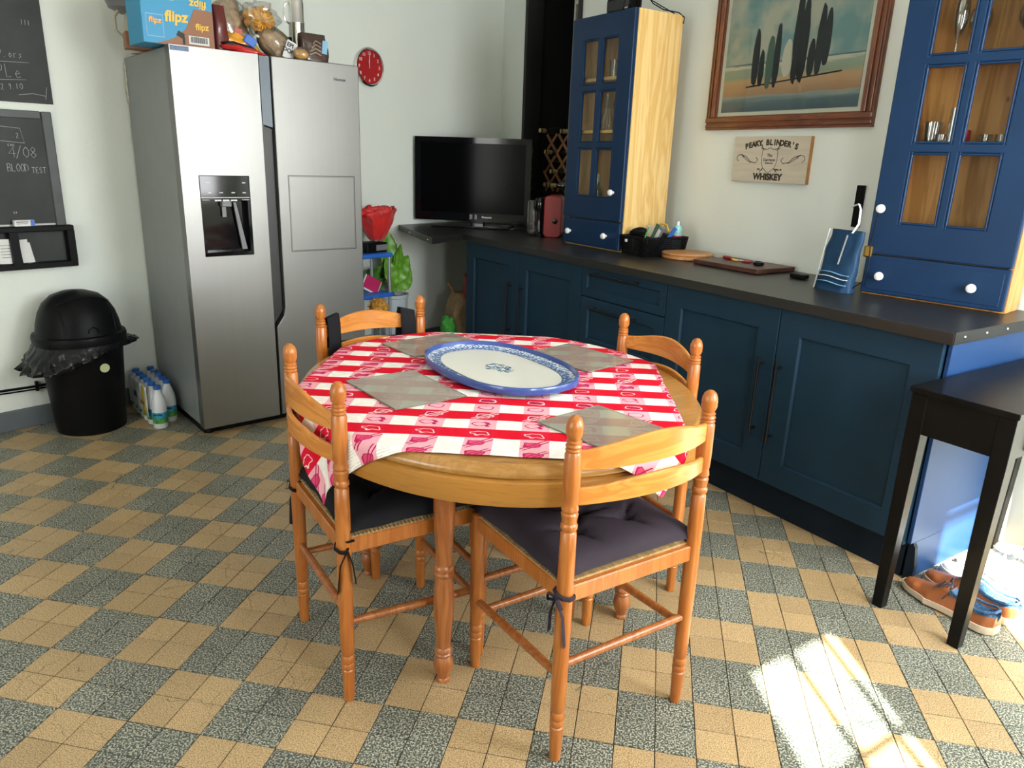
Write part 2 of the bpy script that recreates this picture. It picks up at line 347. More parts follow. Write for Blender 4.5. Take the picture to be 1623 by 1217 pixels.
    def build(s, name, m, parent=None, bevel=0.0, seg=2, sub=0, autosm=False, solid=0.0):
        me = bpy.data.meshes.new(name)
        if bevel:
            e = [e for e in s.bm.edges if e.is_manifold and e.calc_face_angle(0) > R(35)]
            if e: bmesh.ops.bevel(s.bm, geom=e, offset=bevel, segments=seg, profile=0.5, affect='EDGES', clamp_overlap=True)
        s.bm.normal_update(); s.bm.to_mesh(me); s.bm.free(); 
        fl_ = [p.use_smooth for p in me.polygons]
        if any(fl_): me.set_sharp_from_angle(angle=R(38)); me.polygons.foreach_set('use_smooth', fl_)
        for mm in (m if isinstance(m, (list, tuple)) else [m]): me.materials.append(M[mm] if isinstance(mm, str) else mm)
        o = bpy.data.objects.new(name, me); COL.objects.link(o)
        if parent: o.parent = parent
        if solid:
            md = o.modifiers.new('t', 'SOLIDIFY'); md.thickness = solid; md.offset = 0
        if sub:
            md = o.modifiers.new('s', 'SUBSURF'); md.levels = sub; md.render_levels = sub
        return o
def tag(o, label=None, cat=None, group=None, kind=None):
    if label: o['label'] = label
    if cat: o['category'] = cat
    if group: o['group'] = group
    if kind: o['kind'] = kind
    return o
def thing(name, label, cat, loc=(0, 0, 0), rot=0, group=None):
    o = bpy.data.objects.new(name, None); COL.objects.link(o); o.empty_display_size = 0.05
    o.location = loc; o.rotation_euler = (0, 0, R(rot)); tag(o, label, cat, group); return o
def place(o, loc, rot=0): o.location = loc; o.rotation_euler = (0, 0, R(rot)); return o
def kids(o): return [c for c in bpy.data.objects if c.parent == o]
def dup(o, loc, rot, label=None, group=None, sc=None):
    r = o.copy(); COL.objects.link(r); r.location = loc; r.rotation_euler = (0, 0, R(rot))
    if label: r['label'] = label
    if group: r['group'] = group
    if sc: r.scale = sc
    for ch in kids(o):
        c = ch.copy(); COL.objects.link(c); c.parent = r
        for g in kids(ch):
            d = g.copy(); COL.objects.link(d); d.parent = c
    return r
def text(s, size, m, parent, loc, name='lettering', shear=0.0, align='CENTER', ext=0.0004, bold=0.0, rotx=90, roty=0, rotz=0, spacing=1.0):
    cu = bpy.data.curves.new('t', 'FONT'); cu.body = s; cu.size = size; cu.align_x = align; cu.align_y = 'CENTER'
    cu.extrude = ext; cu.offset = bold; cu.shear = shear; cu.resolution_u = 3; cu.space_character = spacing
    t = bpy.data.objects.new('t', cu); COL.objects.link(t)
    dg = bpy.context.evaluated_depsgraph_get(); dg.update()
    me = bpy.data.meshes.new_from_object(t.evaluated_get(dg)); bpy.data.objects.remove(t); me.name = name
    me.materials.clear(); me.materials.append(M[m])
    o = bpy.data.objects.new(name, me); COL.objects.link(o); o.parent = parent
    o.location = loc; o.rotation_euler = (R(rotx), R(roty), R(rotz)); return o
def strokes(paths, m, parent, w=0.0022, name='chalk_writing', y=-0.001):
    b = MB()
    for p in paths: b.tube([(a, y, c) for a, c in p], w, 5)
    return b.build(name, m, parent)

# ------------------------------------------------------------------ room shell
W1N, W1T, W1D = dirv(150.3), dirv(60.3), 1.98            # left wall
W3N, W3T, W3D = dirv(41), dirv(131), 3.218                # wall behind the units
W3O = Vector((2.16, 2.42, 0))
def W1P(x, y=0.0, z=0.0): v = W1N * (W1D + y) + W1T * x; v.z = z; return v
def W3P(x, y=0.0, z=0.0): v = W3O - W3T * x + W3N * y; v.z = z; return v
CORN = Vector((0.3129, 4.5449, 0))
def isect(p1, d1, p2, d2):
    den = d1.x * d2.y - d1.y * d2.x; r = p2 - p1; t = (r.x * d2.y - r.y * d2.x) / den; return p1 + d1 * t
RC = isect(W3O, W3T, KP(WX, 0), NK)                        # back wall / right wall
FC = isect(KP(0, -2.3), TK, KP(WX, 0), NK)                 # front wall / right wall
LC = isect(W1N * W1D, W1T, KP(0, -2.3), TK)                # left wall / front wall
H = 2.72; TH = 0.12
poly = [CORN, RC, FC, LC]
ctr = (CORN + RC + FC + LC) / 4
def grow(k): return [ctr + (p - ctr) * k for p in poly]
fl = MB().prism([(p.x, p.y) for p in grow(1.12)], -0.06, -0.0022).build('floor', 'grout'); tag(fl, 'floor of tan and grey speckled tiles laid in squares of four', kind='structure')
MB().prism([(p.x, p.y) for p in grow(1.12)], H, H + 0.08).build('ceiling', 'ceiling')['kind'] = 'structure'
def inside(x, y, mrg=0.0):
    p = Vector((x, y, 0))
    return W1N.dot(p) < W1D + mrg and W3N.dot(p) < W3D + mrg and NK.dot(p) > -2.3 - mrg and -TK.dot(p) < WX + mrg
def tile_mesh(m, name):
    b = MB(); h = 0.0487; c = 0.0006
    lo = [b.bm.verts.new((sx * h, sy * h, -0.006)) for sx, sy in ((-1, -1), (1, -1), (1, 1), (-1, 1))]
    mi = [b.bm.verts.new((sx * h, sy * h, -c)) for sx, sy in ((-1, -1), (1, -1), (1, 1), (-1, 1))]
    hi = [b.bm.verts.new((sx * (h - c), sy * (h - c), 0)) for sx, sy in ((-1, -1), (1, -1), (1, 1), (-1, 1))]
    for A, B in ((lo, mi), (mi, hi)):
        for k in range(4): b.bm.faces.new((A[k], A[(k + 1) % 4], B[(k + 1) % 4], B[k]))
    b.bm.faces.new(hi)
    me = bpy.data.meshes.new(name); b.bm.to_mesh(me); b.bm.free(); me.materials.append(M[m]); return me
TM = {0: tile_mesh('tile_tan', 'tan_tile'), 1: tile_mesh('tile_grey', 'grey_tile')}
tiles = []
for ix in range(-32, 62):
    for iy in range(-45, 60):
        x, y = ix * 0.1 + 0.05, iy * 0.1 + 0.05
        if not inside(x, y, 0.03): continue
        if NK.dot(Vector((x, y, 0))) > 2.66 and -1.9 < -TK.dot(Vector((x, y, 0))) < 1.0: continue
        gr = 0 if (math.floor(x / 0.2) + math.floor(y / 0.2)) % 2 else 1
        rel = Vector((x, y, 0)) - CP; dz = rel.dot(RF)
        vis = -1
        if dz > 0.1:
            u, v = rel.dot(RR) / dz * 1164, rel.dot(RD) / dz * 1164
            if abs(u) < 840 and abs(v) < 640:
                vis = 1 / dz ** 3
                if math.hypot((x - 1.16) / 0.6, (y - 0.62) / 0.6) < 0.9: vis *= 0.2
        tiles.append((vis, x, y, gr))
tiles.sort(reverse=True)
for k, (vis, x, y, gr) in enumerate(tiles[:300]):
    o = bpy.data.objects.new('tile', TM[gr]); COL.objects.link(o); o.parent = fl
    o.location = (x + random.uniform(-.0003, .0003), y + random.uniform(-.0003, .0003), random.uniform(-.0004, .0002))
    o.rotation_euler = (random.uniform(-.0015, .0015), random.uniform(-.0015, .0015), random.uniform(-.003, .003))
vs, fs, ms = [], [], []
h, c = 0.0487, 0.0006
for vis, x, y, gr in tiles[300:]:
    n = len(vs); dz = random.uniform(-.0004, .0002)
    q = ((-1, -1), (1, -1), (1, 1), (-1, 1))
    vs += [(x + a * h, y + b * h, -.004) for a, b in q] + [(x + a * h, y + b * h, -c + dz) for a, b in q] + [(x + a * (h - c), y + b * (h - c), dz) for a, b in q]
    for s in (0, 4):
        for k in range(4): fs.append((n + s + k, n + s + (k + 1) % 4, n + s + 4 + (k + 1) % 4, n + s + 4 + k)); ms.append(gr)
    fs.append((n + 8, n + 9, n + 10, n + 11)); ms.append(gr)
me = bpy.data.meshes.new('tiling'); me.from_pydata(vs, [], fs); me.materials.append(M['tile_tan']); me.materials.append(M['tile_grey'])
me.polygons.foreach_set('material_index', ms); me.update()
o = bpy.data.objects.new('tiling', me); COL.objects.link(o); o.parent = fl; o['kind'] = 'stuff'

def slab(b, P, x0, x1, y0, y1, z0, z1):
    c = [P(x0, y0), P(x1, y0), P(x1, y1), P(x0, y1)]
    b.prism([(v.x, v.y) for v in c], z0, z1)
l0 = (LC - W1N * W1D).dot(W1T); l1 = (CORN - W1N * W1D).dot(W1T)
b = MB(); slab(b, W1P, l0 - .1, l1, 0, TH, 0, H); o = b.build('wall_left', 'wall'); o['kind'] = 'structure'
AL, AR = -2.465, -1.765                                    # black alcove
c3 = -(CORN - W3O).dot(W3T); r3 = -(RC - W3O).dot(W3T)
b = MB(); slab(b, W3P, c3, AL, 0, TH, 0, H); slab(b, W3P, AR, r3 + .1, 0, TH, 0, H); slab(b, W3P, AL, AR, 0, TH, 0, 0.86)
o = b.build('wall_back', 'wall'); o['kind'] = 'structure'
b = MB()
slab(b, W3P, AL, AR, .50, .53, 0.80, H); slab(b, W3P, AL - .02, AL, TH, .52, .80, H); slab(b, W3P, AR, AR + .02, TH, .52, .80, H); slab(b, W3P, AL, AR, TH, .52, .80, .86); slab(b, W3P, AL - .02, AR + .02, TH, .53, H, H + .03)
o = b.build('wall_alcove', 'black_paint'); o['kind'] = 'structure'
b = MB(); slab(b, W3P, AL, AL + .035, -.02, .12, .905, H); slab(b, W3P, AR - .03, AR, -.02, .12, .905, H)
o = b.build('trim_1', 'black_paint', bevel=.004); o['kind'] = 'structure'
# right wall with two openings
def KR(x, y=0.0, z=0.0): return KP(WX + y, x, z)
TR2 = .05
OP = ((0.75, 1.20, 0.85, 2.05), (1.80, 2.90, 0.85, 2.37))
b = MB(); r0, r1 = FC.dot(NK), RC.dot(NK)
slab(b, KR, r0 - .1, OP[0][0], 0, TR2, 0, H); slab(b, KR, OP[0][1], OP[1][0], 0, TR2, 0, H); slab(b, KR, OP[1][1], r1 + .1, 0, TR2, 0, H)
for a, c_, z0, z1 in OP: slab(b, KR, a, c_, 0, TR2, 0, z0); slab(b, KR, a, c_, 0, TR2, z1, H)
o = b.build('wall_right', 'wall'); o['kind'] = 'structure'
def window(name, P, a, c_, z0, z1, vb, hb, y=.03, wd=.022):
    t = bpy.data.objects.new(name, None); COL.objects.link(t); t['kind'] = 'structure'
    b = MB()
    for x0, x1 in ((a, a + .03), (c_ - .03, c_)): slab(b, P, x0, x1, y - .02, y + .02, z0, z1)
    slab(b, P, a + .03, c_ - .03, y - .02, y + .02, z0, z0 + .035); slab(b, P, a + .03, c_ - .03, y - .02, y + .02, z1 - .03, z1)
    b.build('window_frame', 'white', t)
    b = MB()
    for x in vb: slab(b, P, x - wd, x + wd, y - .012, y + .012, z0 + .035, z1 - .03)
    for z in hb: slab(b, P, a + .03, c_ - .03, y - .010, y + .010, z - wd, z + wd)
    b.build('glazing_bar', 'white', t); return t
window('window_1', KR, *OP[0], (0.965, 1.12), (1.56,), wd=.012)
window('window_2', KR, *OP[1], (2.10, 2.50), (2.26, 1.45), wd=.018)
def KF(x, y=0.0, z=0.0): return KP(x, -2.3 - y, z)
f0, f1 = -TK.dot(LC), WX
b = MB(); FO = (0.5, 1.9, 0.7, 2.2)
slab(b, KF, f0 - .1, FO[0], 0, TH, 0, H); slab(b, KF, FO[1], f1 + .1, 0, TH, 0, H); slab(b, KF, FO[0], FO[1], 0, TH, 0, FO[2]); slab(b, KF, FO[0], FO[1], 0, TH, FO[3], H)
o = b.build('wall_front', 'wall'); o['kind'] = 'structure'
window('added_window', KF, *FO, (1.2,), (), wd=.025)  # added, unseen window, placed to let in fill light clear of cabinet reflections
b = MB(); slab(b, W1P, l0, l1 - .02, -.016, 0, 0, .102); b.build('baseboard_left', 'grey_paint', bevel=.004)['kind'] = 'structure'

# cable run on the left wall
b = MB(); pts = [W1P(.0 + .12 * k, -.012 - .004 * math.sin(k * 1.3), .212 + .006 * math.sin(k * .9)) for k in range(9)]
b.tube(pts, .0065, 6); b.tube([p + Vector((0, 0, -.015)) for p in pts], .004, 6)
o = b.build('cable', 'black_plastic'); tag(o, 'black cable clipped low along the white wall behind the round bin', 'cable')
for x in (.30, .62, .86): MB().box(W1P(x, -.008, .205), (.012, .02, .05), (0, 0, 60.3)).build('clip', 'black_plastic', o)

# ------------------------------------------------------------------ kitchen units (local: x right, y away, z up)
def shaker(t, name, x0, x1, z0, z1, m='navy', rail=.095, th=.022, inset=.009, y=0.0, sub=None):
    b = MB(); r = rail
    b.box(((x0 + x1) / 2, y + th / 2 + inset, (z0 + z1) / 2), (x1 - x0 - 2 * r + .004, th - inset, z1 - z0 - 2 * r + .004))
    W, Hh = x1 - x0, z1 - z0
    # frame ring with a sloping inner lip
    def ring(w, h, yy): return [b.bm.verts.new(((x0 + x1) / 2 + sx * w / 2, yy, (z0 + z1) / 2 + sz * h / 2)) for sx, sz in ((-1, -1), (1, -1), (1, 1), (-1, 1))]
    A = ring(W, Hh, y + th); Bq = ring(W, Hh, y + .002); C_ = ring(W - .004, Hh - .004, y); D = ring(W - 2 * r, Hh - 2 * r, y); E_ = ring(W - 2 * r - .012, Hh - 2 * r - .012, y + inset); F_ = ring(W - 2 * r - .012, Hh - 2 * r - .012, y + th)
    for P_, Q in ((A, Bq), (Bq, C_), (C_, D), (D, E_), (E_, F_), (F_, A)):
        for k in range(4): b.bm.faces.new((P_[k], P_[(k + 1) % 4], Q[(k + 1) % 4], Q[k]))
    bmesh.ops.recalc_face_normals(b.bm, faces=b.bm.faces[:])
    return b.build(name, m, t)
def bar_handle(t, x, z, L_, vertical=True, y=0.0):
    b = MB()
    if vertical:
        b.tube([(x, y - .032, z - L_ / 2), (x, y - .032, z + L_ / 2)], .006, 10)
        for s in (-1, 1): b.tube([(x, y, z + s * (L_ / 2 - .03)), (x, y - .032, z + s * (L_ / 2 - .03))], .005, 8)
    else:
        b.tube([(x - L_ / 2, y - .032, z), (x + L_ / 2, y - .032, z)], .006, 10)
        for s in (-1, 1): b.tube([(x + s * (L_ / 2 - .03), y, z), (x + s * (L_ / 2 - .03), y - .032, z)], .005, 8)
    return b.build('handle', 'black_metal', t)
ZT = .862
def carcass(t, x0, x1, y1=.50):
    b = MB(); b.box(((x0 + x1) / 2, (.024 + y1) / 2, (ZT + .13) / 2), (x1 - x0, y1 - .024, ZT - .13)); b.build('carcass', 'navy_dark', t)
ORG = KP(0, 2.51)
t = thing('base_cupboard', 'navy base cupboard nearest the television corner, two doors with black bar handles', 'cupboard', ORG, -46)
carcass(t, -2.045, -.828)
d = shaker(t, 'door', -2.045, -1.439, .14, ZT); bar_handle(d, -1.50, .515, .33)
d = shaker(t, 'door', -1.435, -.830, .14, ZT); bar_handle(d, -1.375, .515, .33)
t = thing('drawer_unit', 'navy drawer unit with long horizontal black handles, behind the round table', 'cupboard', ORG, -46)
carcass(t, -.826, -.202)
for z0, z1 in ((.708, ZT), (.425, .703), (.14, .420)):
    d = shaker(t, 'drawer', -.824, -.204, z0, z1, rail=.042 if z1 > .8 else .06); bar_handle(d, -.545, z1 - .027 if z1 > .8 else z1 - .045, .36, False)
t = thing('base_cupboard', 'navy base cupboard at the near end of the run, beside the console table', 'cupboard', ORG, -46)
carcass(t, -.200, 1.040)
d = shaker(t, 'door', -.200, .416, .14, ZT); bar_handle(d, .368, .495, .335)
d = shaker(t, 'door', .420, 1.040, .14, ZT); bar_handle(d, .441 + .012, .49, .345)
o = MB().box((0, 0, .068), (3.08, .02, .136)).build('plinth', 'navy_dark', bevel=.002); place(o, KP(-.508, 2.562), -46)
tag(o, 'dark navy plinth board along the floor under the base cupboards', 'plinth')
t = thing('end_panel', 'bright blue end panel closing the cupboard run beside the black console table', 'panel', KP(1.047, 2.535), -46)
MB().box((.006, .29, .505), (.014, .60, .715)).build('board', 'blue_panel', t, bevel=.002)
MB().box((.004, .30, .074), (.016, .57, .146)).build('plinth_board', 'blue_panel', t, bevel=.002)
b = MB(); b.prism([(-.004, .0), (.026, .0), (.03, .06), (.02, .13), (.004, .155), (-.004, .15)], .012, .03, 'xz'); b.build('torn_edge', 'navy_dark', t)

# worktop + extension shelf
PF = KP(1.075, 2.487); PB = W3O + (-W3T) * 1.0
t_ = KP(1.075, 0); PB = isect(KP(1.075, 2), NK, W3O, W3T)
S = Vector((.372, 3.233, 0)); Mx = Vector((.258, 2.858, 0)); Lx = Vector((-.232, 3.609, 0))
S = KP(-2.058, 2.487)
wt = thing('worktop', 'long black laminate worktop over the navy cupboards', 'worktop')
MB().prism([(p.x, p.y) for p in (PF, PB - W3N * .002, CORN - W3N * .004 - W1N * .004, S)], .864, .903).build('slab', 'top', wt, bevel=.0015)
b = MB(); b.prism([(1.0752, .866), (1.0752 + .002, .866), (1.0752 + .002, .906), (1.0752, .906)], 2.489, 3.14, 'xz')
st = b.build('metal_edge_strip', 'black_metal', wt); st.rotation_euler = (0, 0, R(-46))
b = MB()
for y in (2.55, 2.69, 2.83, 2.97): b.ball((1.078, y, .886), .0055, (.5, 1, 1), 8)
sc_ = b.build('screw', 'chrome', wt); sc_.rotation_euler = (0, 0, R(-46))
W1a = CORN - W1N * .004 - W3N * .01
e2 = thing('worktop_extension', 'angled black shelf end of the worktop under the television', 'shelf')
Lw = W1N * (W1D - .004) + W1T * ((Lx).dot(W1T))
MB().prism([(p.x, p.y) for p in (S + Vector((-.001, .001, 0)), Mx, Lw, W1a)], .866, .905).build('board', 'top', e2, bevel=.0015)
b = MB(); dm = (Lw - Mx).normalized()
for k in (.10, .62):
    p = Mx + dm * k * (Lw - Mx).length; b.ball((p.x - .002, p.y - .002, .885), .005, seg=8)
b.build('screw', 'chrome', e2)

# ------------------------------------------------------------------ fridge
F0 = Vector((-.512, 1.555, 0)); FR_ = 51
fr = thing('refrigerator', 'tall brushed steel side-by-side refrigerator with water dispenser', 'refrigerator', F0, FR_)
MB().box((.451, .41, .925), (.900, .68, 1.745)).build('body', 'fridge_side', fr, bevel=.006)
MB().box((.451, .39, .03), (.86, .62, .06)).build('base', 'black_plastic', fr)
for x in (.05, .85): MB().lathe([(.022, 0), (.026, .01), (.018, .03), (.018, .05)], 12, (x, .09, 0)).build('foot', 'black_plastic', fr)
# left door with cut-out for the dispenser
def ringdoor(name, outer, inner, y0, y1, m, parent):
    b = MB(); xs = sorted({outer[0], inner[0], inner[1], outer[1]}); zs = sorted({outer[2], inner[2], inner[3], outer[3]})
    V = {}
    for yy in (y0, y1):
        for x in xs:
            for z in zs: V[(x, yy, z)] = b.bm.verts.new((x, yy, z))
    for i in range(3):
        for j in range(3):
            if i == 1 and j == 1: continue
            for yy in (y0, y1): b.bm.faces.new([V[(xs[a], yy, zs[c])] for a, c in ((i, j), (i + 1, j), (i + 1, j + 1), (i, j + 1))])
    for i in range(3):
        for z in (zs[0], zs[3]): b.bm.faces.new([V[k] for k in ((xs[i], y0, z), (xs[i + 1], y0, z), (xs[i + 1], y1, z), (xs[i], y1, z))])
        for x in (xs[0], xs[3]): b.bm.faces.new([V[k] for k in ((x, y0, zs[i]), (x, y0, zs[i + 1]), (x, y1, zs[i + 1]), (x, y1, zs[i]))])
    for z in (zs[1], zs[2]): b.bm.faces.new([V[k] for k in ((xs[1], y0, z), (xs[2], y0, z), (xs[2], y1, z), (xs[1], y1, z))])
    for x in (xs[1], xs[2]): b.bm.faces.new([V[k] for k in ((x, y0, zs[1]), (x, y0, zs[2]), (x, y1, zs[2]), (x, y1, zs[1]))])
    bmesh.ops.recalc_face_normals(b.bm, faces=b.bm.faces[:])
    return b.build(name, m, parent)
dl = ringdoor('door', (0, .387, .05, 1.80), (.076, .308, .893, 1.262), 0, .062, 'steel', fr)
b = MB(); b.box((.192, .055, 1.078), (.232, .012, .369)); b.box((.192, .012, 1.205), (.228, .022, .112), bev=.002)
b.box((.084, .03, 1.02), (.012, .05, .25)); b.box((.301, .03, 1.02), (.012, .05, .25)); b.box((.192, .028, .903), (.228, .05, .018))
b.prism([(.09, 1.14), (.30, 1.14), (.27, .915), (.10, .915)], .046, .05, 'xz')
disp = b.build('dispenser', 'black_gloss', dl)
b = MB(); b.box((.20, .03, 1.135), (.045, .03, .03), bev=.003); b.box((.19, .035, 1.10), (.018, .01, .055)); b.prism([(.232, 1.14), (.244, 1.14), (.285, .92), (.262, .92)], .02, .032, 'xz')
b.build('nozzle', 'grey_plastic', disp)
b = MB(); b.box((.192, .0005, 1.163), (.226, .001, .0025))
for x, z in ((.115, 1.23), (.28, 1.23), (.12, 1.185), (.172, 1.185), (.228, 1.185), (.28, 1.185)): b.box((x, .0005, z), (.016, .001, .004))
for x in (.155, .192, .229): b.box((x, .0005, 1.150), (.03, .001, .007))
for x in (.10, .285): b.box((x, .0005, 1.152), (.035, .001, .002))
b.build('panel_marking', 'white_matt', disp)
dr = MB().prism([(.449, 1.80), (.902, 1.80), (.902, .05), (.400, .05), (.400, .52), (.440, .575), (.449, .62)], 0, .062, 'xz').build('door', 'steel', fr, bevel=.004)
b = MB(); x0, x1, z0, z1 = .502, .860, .897, 1.266; w = .003
for a, c_ in (((x0, z0), (x1, z0)), ((x1, z0), (x1, z1)), ((x1, z1), (x0, z1)), ((x0, z1), (x0, z0))):
    b.box(((a[0] + c_[0]) / 2, -.0002, (a[1] + c_[1]) / 2), (abs(a[0] - c_[0]) + w, .0015, abs(a[1] - c_[1]) + w))
hb = b.build('hatch_gap', 'fridge_dark', dr)
MB().box(((x0 + x1) / 2, .001, (z0 + z1) / 2), (x1 - x0 - .008, .006, z1 - z0 - .008), bev=.002).build('hatch_panel', 'steel', dr)
b = MB(); b.prism([(.389, 1.49), (.447, 1.478), (.447, .60), (.398, .53), (.389, .53)], .03, .05, 'xz')
b.prism([(.387, .05), (.400, .05), (.400, .53), (.387, .53)], .03, .05, 'xz'); b.prism([(.389, 1.50), (.398, 1.497), (.398, .56), (.389, .55)], .008, .05, 'xz')
b.build('handle_recess', 'fridge_dark', fr)
MB().prism([(.396, 1.797), (.444, 1.797), (.444, 1.485), (.396, 1.497)], .012, .05, 'xz').build('handle_insert', 'fridge_insert', fr)
text('Hisense', .021, 'fridge_dark', dr, (.795, -.0006, 1.727), bold=.0003)
st = MB().box((.042, -.0006, 1.787), (.078, .001, .020)).build('sticker', mat('navy_sticker', (.01, .03, .12), .3), dl)
text('D inverter', .0135, 'card_blue', st, (.042, -.0014, 1.787))
b = MB(); b.box((-.0012, .735, 1.68), (.002, .03, .19)); b.build('sticker', mat('old_paper_sticker', (.5, .47, .38), .6, var=.3, vscale=30), fr)

# ---- things on the fridge (fridge frame)
def FP(x, y, z=1.80): v = F0 + dirv(FR_) * x + dirv(FR_ + 90) * y; v.z = z; return v
def crinkle(m, c, r, sc, name, parent, nz=.25, nf=2.5, seg=28, seed=1.0, rot=(0, 0, 0)):
    return MB().ball(c, r, sc, seg, rot, nz, nf, seed).build(name, m, parent)
t = thing('carton', 'blue and brown snack carton standing on top of the refrigerator', 'box', FP(.065, .07), FR_ + 2)
MB().box((.006, .10, .14), (.302, .20, .272), bev=.002).build('box', 'card_blue', t)
b = MB(); pl = [(.156, .16), (.156, .005), (-.10, .005), (-.045, .022), (0, .045), (.035, .078), (.055, .115), (.075, .16)]
b.prism(pl, -.0012, .0005, 'xz'); b.build('brown_print', 'card_brown', t)
text('flipz', .060, 'print_yellow', t, (-.005, -.003, .118), shear=.15, bold=.0018, roty=-3)
text('flipz', .036, 'print_yellow', t, (.104, -.003, .090), shear=.1, bold=.0008, roty=-3)
text('flipz', .045, 'print_yellow', t, (.095, -.003, .180), shear=.1, bold=.0012, roty=180)
text('SNACKS\nPRETZELS', .011, 'white_matt', t, (-.03, -.003, .190))
o = MB().box((-.094, -.001, .075), (.072, .002, .090)).build('picture_panel', 'bag_light', t)
MB().box((-.094, -.0025, .075), (.066, .001, .083)).build('inner_print', 'card_blue', o)
text('flipz', .032, 'bag_orange', t, (-.094, -.005, .095), shear=.1, bold=.001)
o = MB().box((.088, -.001, .034), (.088, .002, .034)).build('barcode', 'white_matt', t)
b = MB(); x = .052
while x < .126:
    w = random.choice((.0008, .0014, .002)); b.box((x, -.0026, .036), (w, .001, .024)); x += w + random.choice((.0012, .002))
b.build('bar', 'ink', o)
b = MB(); b.box((.01, -.0015, .05), (.03, .002, .022), rot=(0, 25, 0)); b.box((.022, -.0015, .028), (.01, .002, .03)); b.build('pretzel_print', 'ink', t)
t = thing('carton', 'small opened brown carton tucked behind the blue snack carton', 'box', FP(-.02, .30), FR_ - 8)
MB().box((0, .05, .035), (.14, .10, .07), bev=.002).build('box', 'card_brown', t); MB().box((.01, -.001, .04), (.05, .002, .02)).build('tape', 'white_matt', t)
t = thing('blender_jug', 'cream kitchen appliance with black rim at the left back corner of the refrigerator top', 'appliance', FP(-.0 + .03, .52), FR_)
MB().lathe([(.05, 0), (.065, .02), (.07, .12), (.06, .17)], 20).build('body', 'cream', t); MB().lathe([(.05, .17), (.095, .19), (.115, .24), (.112, .245), (.09, .20)], 24, (-.03, 0, .0)).build('bowl', 'grey_plastic', t)
MB().tube([(-.14, 0, .243), (-.10, .06, .25), (0, .11, .25), (.06, .08, .25)], .01, 8).build('rim', 'black_plastic', t)
MB().tube([(-.07, -.02, .05), (-.11, -.02, .09), (-.11, -.02, .15), (-.08, -.02, .19)], .008, 8).build('handle', 'cream', t)
t = thing('bread_bag', 'golden knotted bread in a clear bag, top of the pile on the refrigerator', 'bag', FP(.47, .16, 1.925), FR_)
crinkle('bread', (0, 0, .05), .062, (1.1, .9, .85), 'loaf', t, .35, 3, seed=2)
b = MB()
for k in range(14):
    a = k / 14 * 2 * PI; b.tube([(.012 * math.cos(a), -.045, .03 + .012 * math.sin(a)), (.05 * math.cos(a), -.052, .045 + .05 * math.sin(a))], [.006, .0015], 5)
b.build('pleat', 'bag_orange', t)
crinkle('film', (0, 0, .05), .075, (1.1, .9, .9), 'clear_bag', t, .5, 2.5, seed=4)
t = thing('bread_bag', 'long pale loaf in a printed clear bag sloping down to the right on the refrigerator', 'bag', FP(.545, .14, 1.80), FR_)
MB().ball((0, .02, .065), .1, (1.0, .5, .52), 24, (0, 38, 0), .2, 2.5, 5).build('loaf', 'bread_pale', t)
MB().ball((0, .02, .065), .112, (1.0, .5, .52), 24, (0, 38, 0), .4, 2.5, 6).build('clear_bag', 'film', t)
lb = MB().box((.042, -.045, .045), (.055, .004, .085), rot=(0, 22, 0), bev=.002).build('paper_label', 'white_matt', t)
text('EPI\nDOR', .027, 'ink', lb, (.038, -.049, .055), roty=22, bold=.0008)
t = thing('snack_packet', 'dark brown loaf packet with clear window at the right end of the refrigerator top', 'bag', FP(.715, .12), FR_)
def bagmesh(b, w, d, h_, seed, pin=.6, nz=.12):
    def f(u, v):
        a = u * 2 * PI; k = 1 - (v ** 4) * pin; r = nz * noise.noise(Vector((math.cos(a) * 1.5, math.sin(a) * 1.5, v * 3 + seed)))
        k0 = 1 if v > .03 else .9
        return Vector((math.copysign(abs(math.cos(a)) ** .6, math.cos(a)) * w / 2 * k0 * (1 + r) * (1 - .12 * v), math.copysign(abs(math.sin(a)) ** .6, math.sin(a)) * d / 2 * k * k0 * (1 + r), v * h_))
    V = b.grid(28, 14, f, wrapx=True); b.bm.faces.new(list(reversed(V[0]))); b.bm.faces.new(V[-1]); return b
bagmesh(MB(), .155, .10, .135, 3).build('packet', 'bag_brown', t)
MB().box((.045, -.044, .075), (.028, .004, .06), rot=(0, 8, 0)).build('window_label', 'bag_light', t)
b = MB()
for k in range(4): b.tube([(-.05 + .01 * k, -.055, .03 + .018 * k), (-.01, -.058, .045 + .018 * k), (.02, -.053, .035 + .018 * k)], .0025, 5)
b.build('print_swirl', 'bread_pale', t)
t = thing('bread_bag', 'small round roll in clear wrap between the long loaf and the dark brown packet', 'bag', FP(.625, .06), FR_)
MB().ball((0, 0, .028), .033, (1.1, 1, .8), 16, nz=.1).build('roll', 'bread', t); MB().ball((0, 0, .030), .038, (1.1, 1, .8), 16, nz=.3, nf=4).build('clear_bag', 'film', t)
t = thing('snack_packet', 'orange and blue packet lying under the golden bread bag', 'bag', FP(.375, .12), FR_)
MB().ball((0, .04, .045), .075, (1.25, .7, .62), 24, (0, 20, 0), .3, 2.2, 9).build('packet', 'bag_orange', t)
MB().box((.02, -.024, .065), (.055, .008, .04), rot=(0, 30, 0), bev=.003).build('blue_print', 'blue_plastic', t)
t = thing('snack_packet', 'flat red and black packet at the front edge of the refrigerator top', 'bag', FP(.345, .045), FR_)
MB().ball((0, .02, .016), .085, (1.2, .45, .20), 24, (0, 6, 0), .25, 2.5, 12).build('packet', 'bag_red', t)
MB().ball((-.01, .045, .028), .08, (1.1, .4, .25), 20, (0, 6, 0), .3, 2.5, 13).build('black_film', 'liner', t)
t = thing('snack_packet', 'maroon packet wedged between the snack carton and the bread bags', 'bag', FP(.262, .13), FR_)
bagmesh(MB(), .07, .09, .20, 8).build('packet', mat('maroon_packet', (.12, .015, .012), .3, coat=.4), t)
